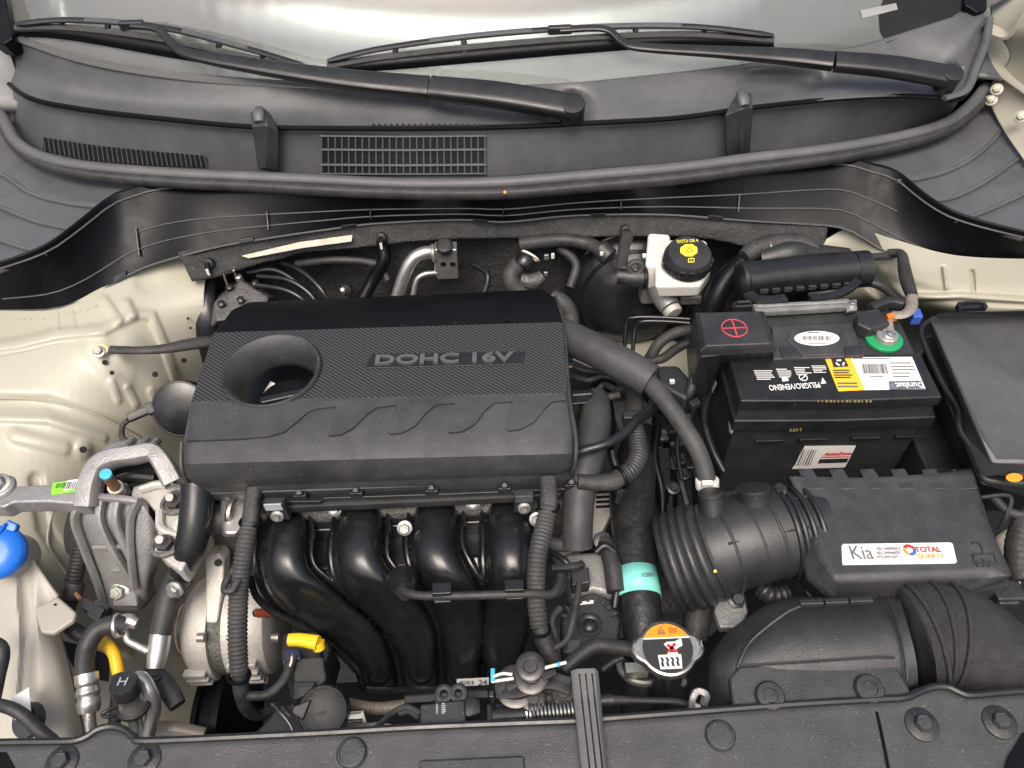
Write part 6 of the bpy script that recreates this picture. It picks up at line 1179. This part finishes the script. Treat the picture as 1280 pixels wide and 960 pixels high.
mk('strap_body', [loft([[Z(*q) for q in r] for r in ([(713, 838, .012), (722, 835, .016), (744, 834, .016), (748, 838, .012), (747, 846, -.03), (716, 846, -.03)], [(717, 880, .008), (726, 878, .010), (747, 877, .010), (752, 880, .007), (750, 892, -.02), (721, 892, -.02)], [(726, 960, .004), (734, 960, .006), (755, 959, .006), (759, 962, .003), (758, 972, -.02), (730, 972, -.02)], [(731, 1010, .002), (740, 1010, .004), (760, 1009, .004), (764, 1012, .0), (763, 1022, -.02), (735, 1022, -.02)])])], sealm, ps, bevel=.0012)
for dx in (9, 17, 25): mk('strap_groove', tube([Z(715 + dx, 842, .0145), Z(719 + dx, 880, .0095), Z(728 + dx, 960, .0055), Z(733 + dx, 1005, .0035)], .0010, 6, 4), trimm, ps)
lm = thing('hood_latch', 'greasy steel hood latch with plates and coil spring', 'hood latch', Z(660, 890, -.07))
grease = mat('greasy_steel', (.075, .072, .07), .34, metal=.75, var=.4, vscale=50, dust=.2)
for nm, q, z in (('base_plate', ((608, 880), (716, 872), (716, 905), (608, 912)), -.052), ('pivot_plate', ((620, 862), (660, 850), (700, 850), (716, 862), (712, 876), (640, 884), (622, 876)), -.034), ('catch_plate', ((638, 846), (660, 836), (690, 838), (716, 846), (714, 858), (672, 862), (642, 858)), -.022)):
    mk(nm, plate(q, z, .006), grease, lm, bevel=.0015)
for x, y, z, r in ((663, 833, -.012, .013), (664, 845, -.018, .016), (666, 873, -.028, .012), (645, 858, -.026, .019), (704, 866, -.028, .011)): mk('latch_disc', lathe(Z(x, y, z), V((0, -.1, 1)), [(r * .9, -.004), (r, -.002), (r, .001), (r * .85, .0022), (r * .5, .0018), (r * .45, .0035)], 28), grease, lm)
mk('pivot_bar', tube([Z(622, 869, -.03), Z(650, 868, -.026), Z(684, 857, -.024), Z(712, 864, -.026)], .005, 8, 4, sq=4), grease, lm); mk('upright', box(Z(616, 880, -.03), .004, .006, .05), grease, lm, bevel=.001)
mk('spring_rod', cyl(Z(616, 897, -.035), Z(722, 889, -.035), .0075, n=16), plas, lm)
sp_ = []; a0_, a1_ = Z(658, 894, -.034), Z(720, 889, -.034); u_, s__ = axes(a1_ - a0_)
for i in range(161): t = i / 160; a = t * 2 * math.pi * 13; sp_.append(a0_.lerp(a1_, t) + (u_ * math.cos(a) + s__ * math.sin(a)) * .0095)
mk('coil_spring', tube(sp_, .0013, 6, 1), steel, lm)
tz('white_link', [(616, 846, -.01), (628, 842, -.012), (640, 843, -.014)], 2, nylon, lm); tz('white_link', [(614, 852, -.012), (628, 850, -.014), (642, 848, -.014)], 2, nylon, lm); tz('blue_clip', [(616, 836, -.01), (616, 852, -.012)], 3, cyan, lm); tz('cable_end', [(676, 836, -.014), (692, 832, -.012), (708, 828, -.01)], 2.2, nylon, lm); tz('blue_end', [(696, 831, -.0105), (700, 830, -.010)], 3, cyan, lm); mk('small_lever', plate([(676, 842), (694, 836), (696, 842), (680, 850)], -.012, .003), grease, lm, bevel=.0006)
ls = thing('latch_sensor', 'small black switch box with two eyelets beside the hood latch', 'switch', Z(555, 900, -.05))
mk('switch_body', [plate([(525, 880), (581, 874), (583, 905), (524, 910)], -.012, .022)], plas, ls, bevel=.002); mk('switch_front', [plate([(524, 902), (583, 897), (580, 915), (546, 918)], -.014, .02)], plas, ls, bevel=.002)
for x, y in ((555, 867), (573, 866)): mk('eyelet', [torus(Z(x, y, -.016), V((0, -.3, 1)), .0055, .0028, 20), box(Z(x, y + 8, -.02), .014, .010, .005)], plas, ls)
mk('side_plug', tube([Z(580, 888, -.024), Z(592, 886, -.024), Z(600, 885, -.024)], [.009, .008, .006], 10, 3, sq=4), plas, ls)
mk('printed_code', [bars(545, 880, 548, 893, 6, lambda x, y: Z(x, y, -.0117), vertical=False), bars(552, 879, 558, 893, 6, lambda x, y: Z(x, y, -.0117), vertical=False, seed=3)], silver_print, ls, kind='stuff'); tz('cable', [(526, 892, -.026), (508, 884, -.03), (490, 892, -.04), (472, 908, -.055), (462, 918, -.06)], 4, rubberg, ls); tz('cable_loop', [(524, 898, -.026), (512, 890, -.03), (500, 892, -.035)], 3.5, rubberg, ls)
fc_ = thing('latch_cable', 'black hood release cable running right from the latch to a small clamp', 'cable', Z(820, 880, -.06))
tz('cable', [(740, 877, -.03), (765, 875, -.03), (800, 876, -.03), (840, 877, -.03), (862, 882, -.034), (890, 893, -.04)], [7, 6, 4.5, 4.5, 4.5, 5], rubber, fc_); tz('cable_ferrule', [(750, 876, -.029), (766, 875, -.029)], 8, plas, fc_); tz('cable_joint', [(860, 881, -.032), (874, 886, -.034)], 5.5, nylon, fc_)
mk('clamp', tube([Z(864, 890, -.03), Z(866, 872, -.02), Z(872, 864, -.018), Z(882, 868, -.02), Z(880, 880, -.028)], .003, 8, 5, sq=4), cast, fc_)
bg_ = mk('grille_duct', loft([[Z(x, y, -.05) for x, y in ((505, 870), (610, 862), (612, 872), (506, 880))], [Z(x, y, -.10) for x, y in ((505, 868), (610, 860), (612, 880), (506, 885))]]), rubberg, bevel=.002, label='dusty dark crossmember behind the latch switch', cat='crossmember')
tz('bare_pipe', [(430, 880, -.18), (470, 886, -.17), (510, 882, -.17)], 8, mat('tan_pipe2', (.25, .22, .17), .6, metal=.3), label='tan stained pipe under the manifold front edge', cat='pipe', corr=(.004, .04))

# =============== small wiring in the gaps ===============
def loom(name, label, cat, runs):
    t = thing(name, label, cat, Z(*runs[0][0][0]))
    for pts, r, m in runs: tz('wire_run', pts, r, m, t)
    return t
loom('injector_loom', 'thin taped wires tangled beside the coolant pipe under the cover edge', 'wiring', [
    ([(712, 470, -.06), (735, 475, -.05), (755, 470, -.05), (778, 480, -.05), (790, 500, -.045)], 4, cable), ([(720, 520, -.09), (750, 470, -.08), (770, 455, -.075), (790, 470, -.08)], 3.5, trimm),
    ([(760, 520, -.06), (768, 540, -.06), (765, 565, -.07), (772, 590, -.08)], 6, satin), ([(758, 500, -.06), (762, 530, -.055), (760, 560, -.06)], 8, trimm), ([(722, 432, -.06), (742, 440, -.05), (752, 452, -.05), (748, 470, -.06)], 3, cable)])
loom('gearbox_loom', 'black cables hanging down beside the thin breather hose', 'wiring', [
    ([(812, 500, -.09), (822, 530, -.09), (818, 570, -.1), (828, 620, -.12), (825, 680, -.15)], 5, trimm), ([(860, 520, -.08), (862, 560, -.09), (880, 600, -.1), (878, 640, -.12)], 6, satin), ([(835, 500, -.09), (850, 530, -.085), (846, 560, -.09), (852, 600, -.1)], 3, gloss),
    ([(868, 640, -.11), (856, 660, -.12), (845, 700, -.14)], 5, cable), ([(890, 480, -.09), (880, 520, -.1), (890, 560, -.11), (905, 590, -.12)], 5, satin)])
loom('sensor_wires', 'short black wires and hose stubs behind the throttle body plug', 'wiring', [
    ([(690, 690, -.08), (705, 700, -.075), (716, 712, -.08)], 4, satin), ([(700, 760, -.09), (690, 775, -.09), (695, 800, -.1)], 5, cable), ([(765, 690, -.09), (772, 720, -.09), (768, 760, -.1)], 5, gloss), ([(745, 690, -.08), (756, 682, -.075), (768, 690, -.08)], 5, satin)])
loom('bulkhead_wires', 'thin black lines running along the bulkhead behind the engine cover', 'wiring', [
    ([(370, 330, -.06), (420, 325, -.05), (470, 330, -.06), (485, 350, -.08)], 5, rubber), ([(477, 300, -.03), (480, 325, -.05), (465, 352, -.08), (450, 380, -.1)], 8, trimm), ([(590, 330, -.06), (610, 345, -.08), (600, 380, -.1)], 4, satin), ([(700, 310, -.05), (720, 330, -.06), (712, 360, -.08)], 6, rubber)])
for x, y, z, lb in ((776, 612, -.05, 'small black cable clip under the ribbed conduit loop'), (868, 505, -.07, 'small black cable clip left of the battery case')):
    q = Z(x, y, z); t = thing('cable_clip', lb, 'clip', q); mk('clip_body', box(q, .014, .010, .010, Matrix.Rotation(rad(25), 3, 'Z')), plas, t, bevel=.002); mk('clip_foot', cyl(q, q + V((0, .004, -.03)), .004, n=10), plas, t)
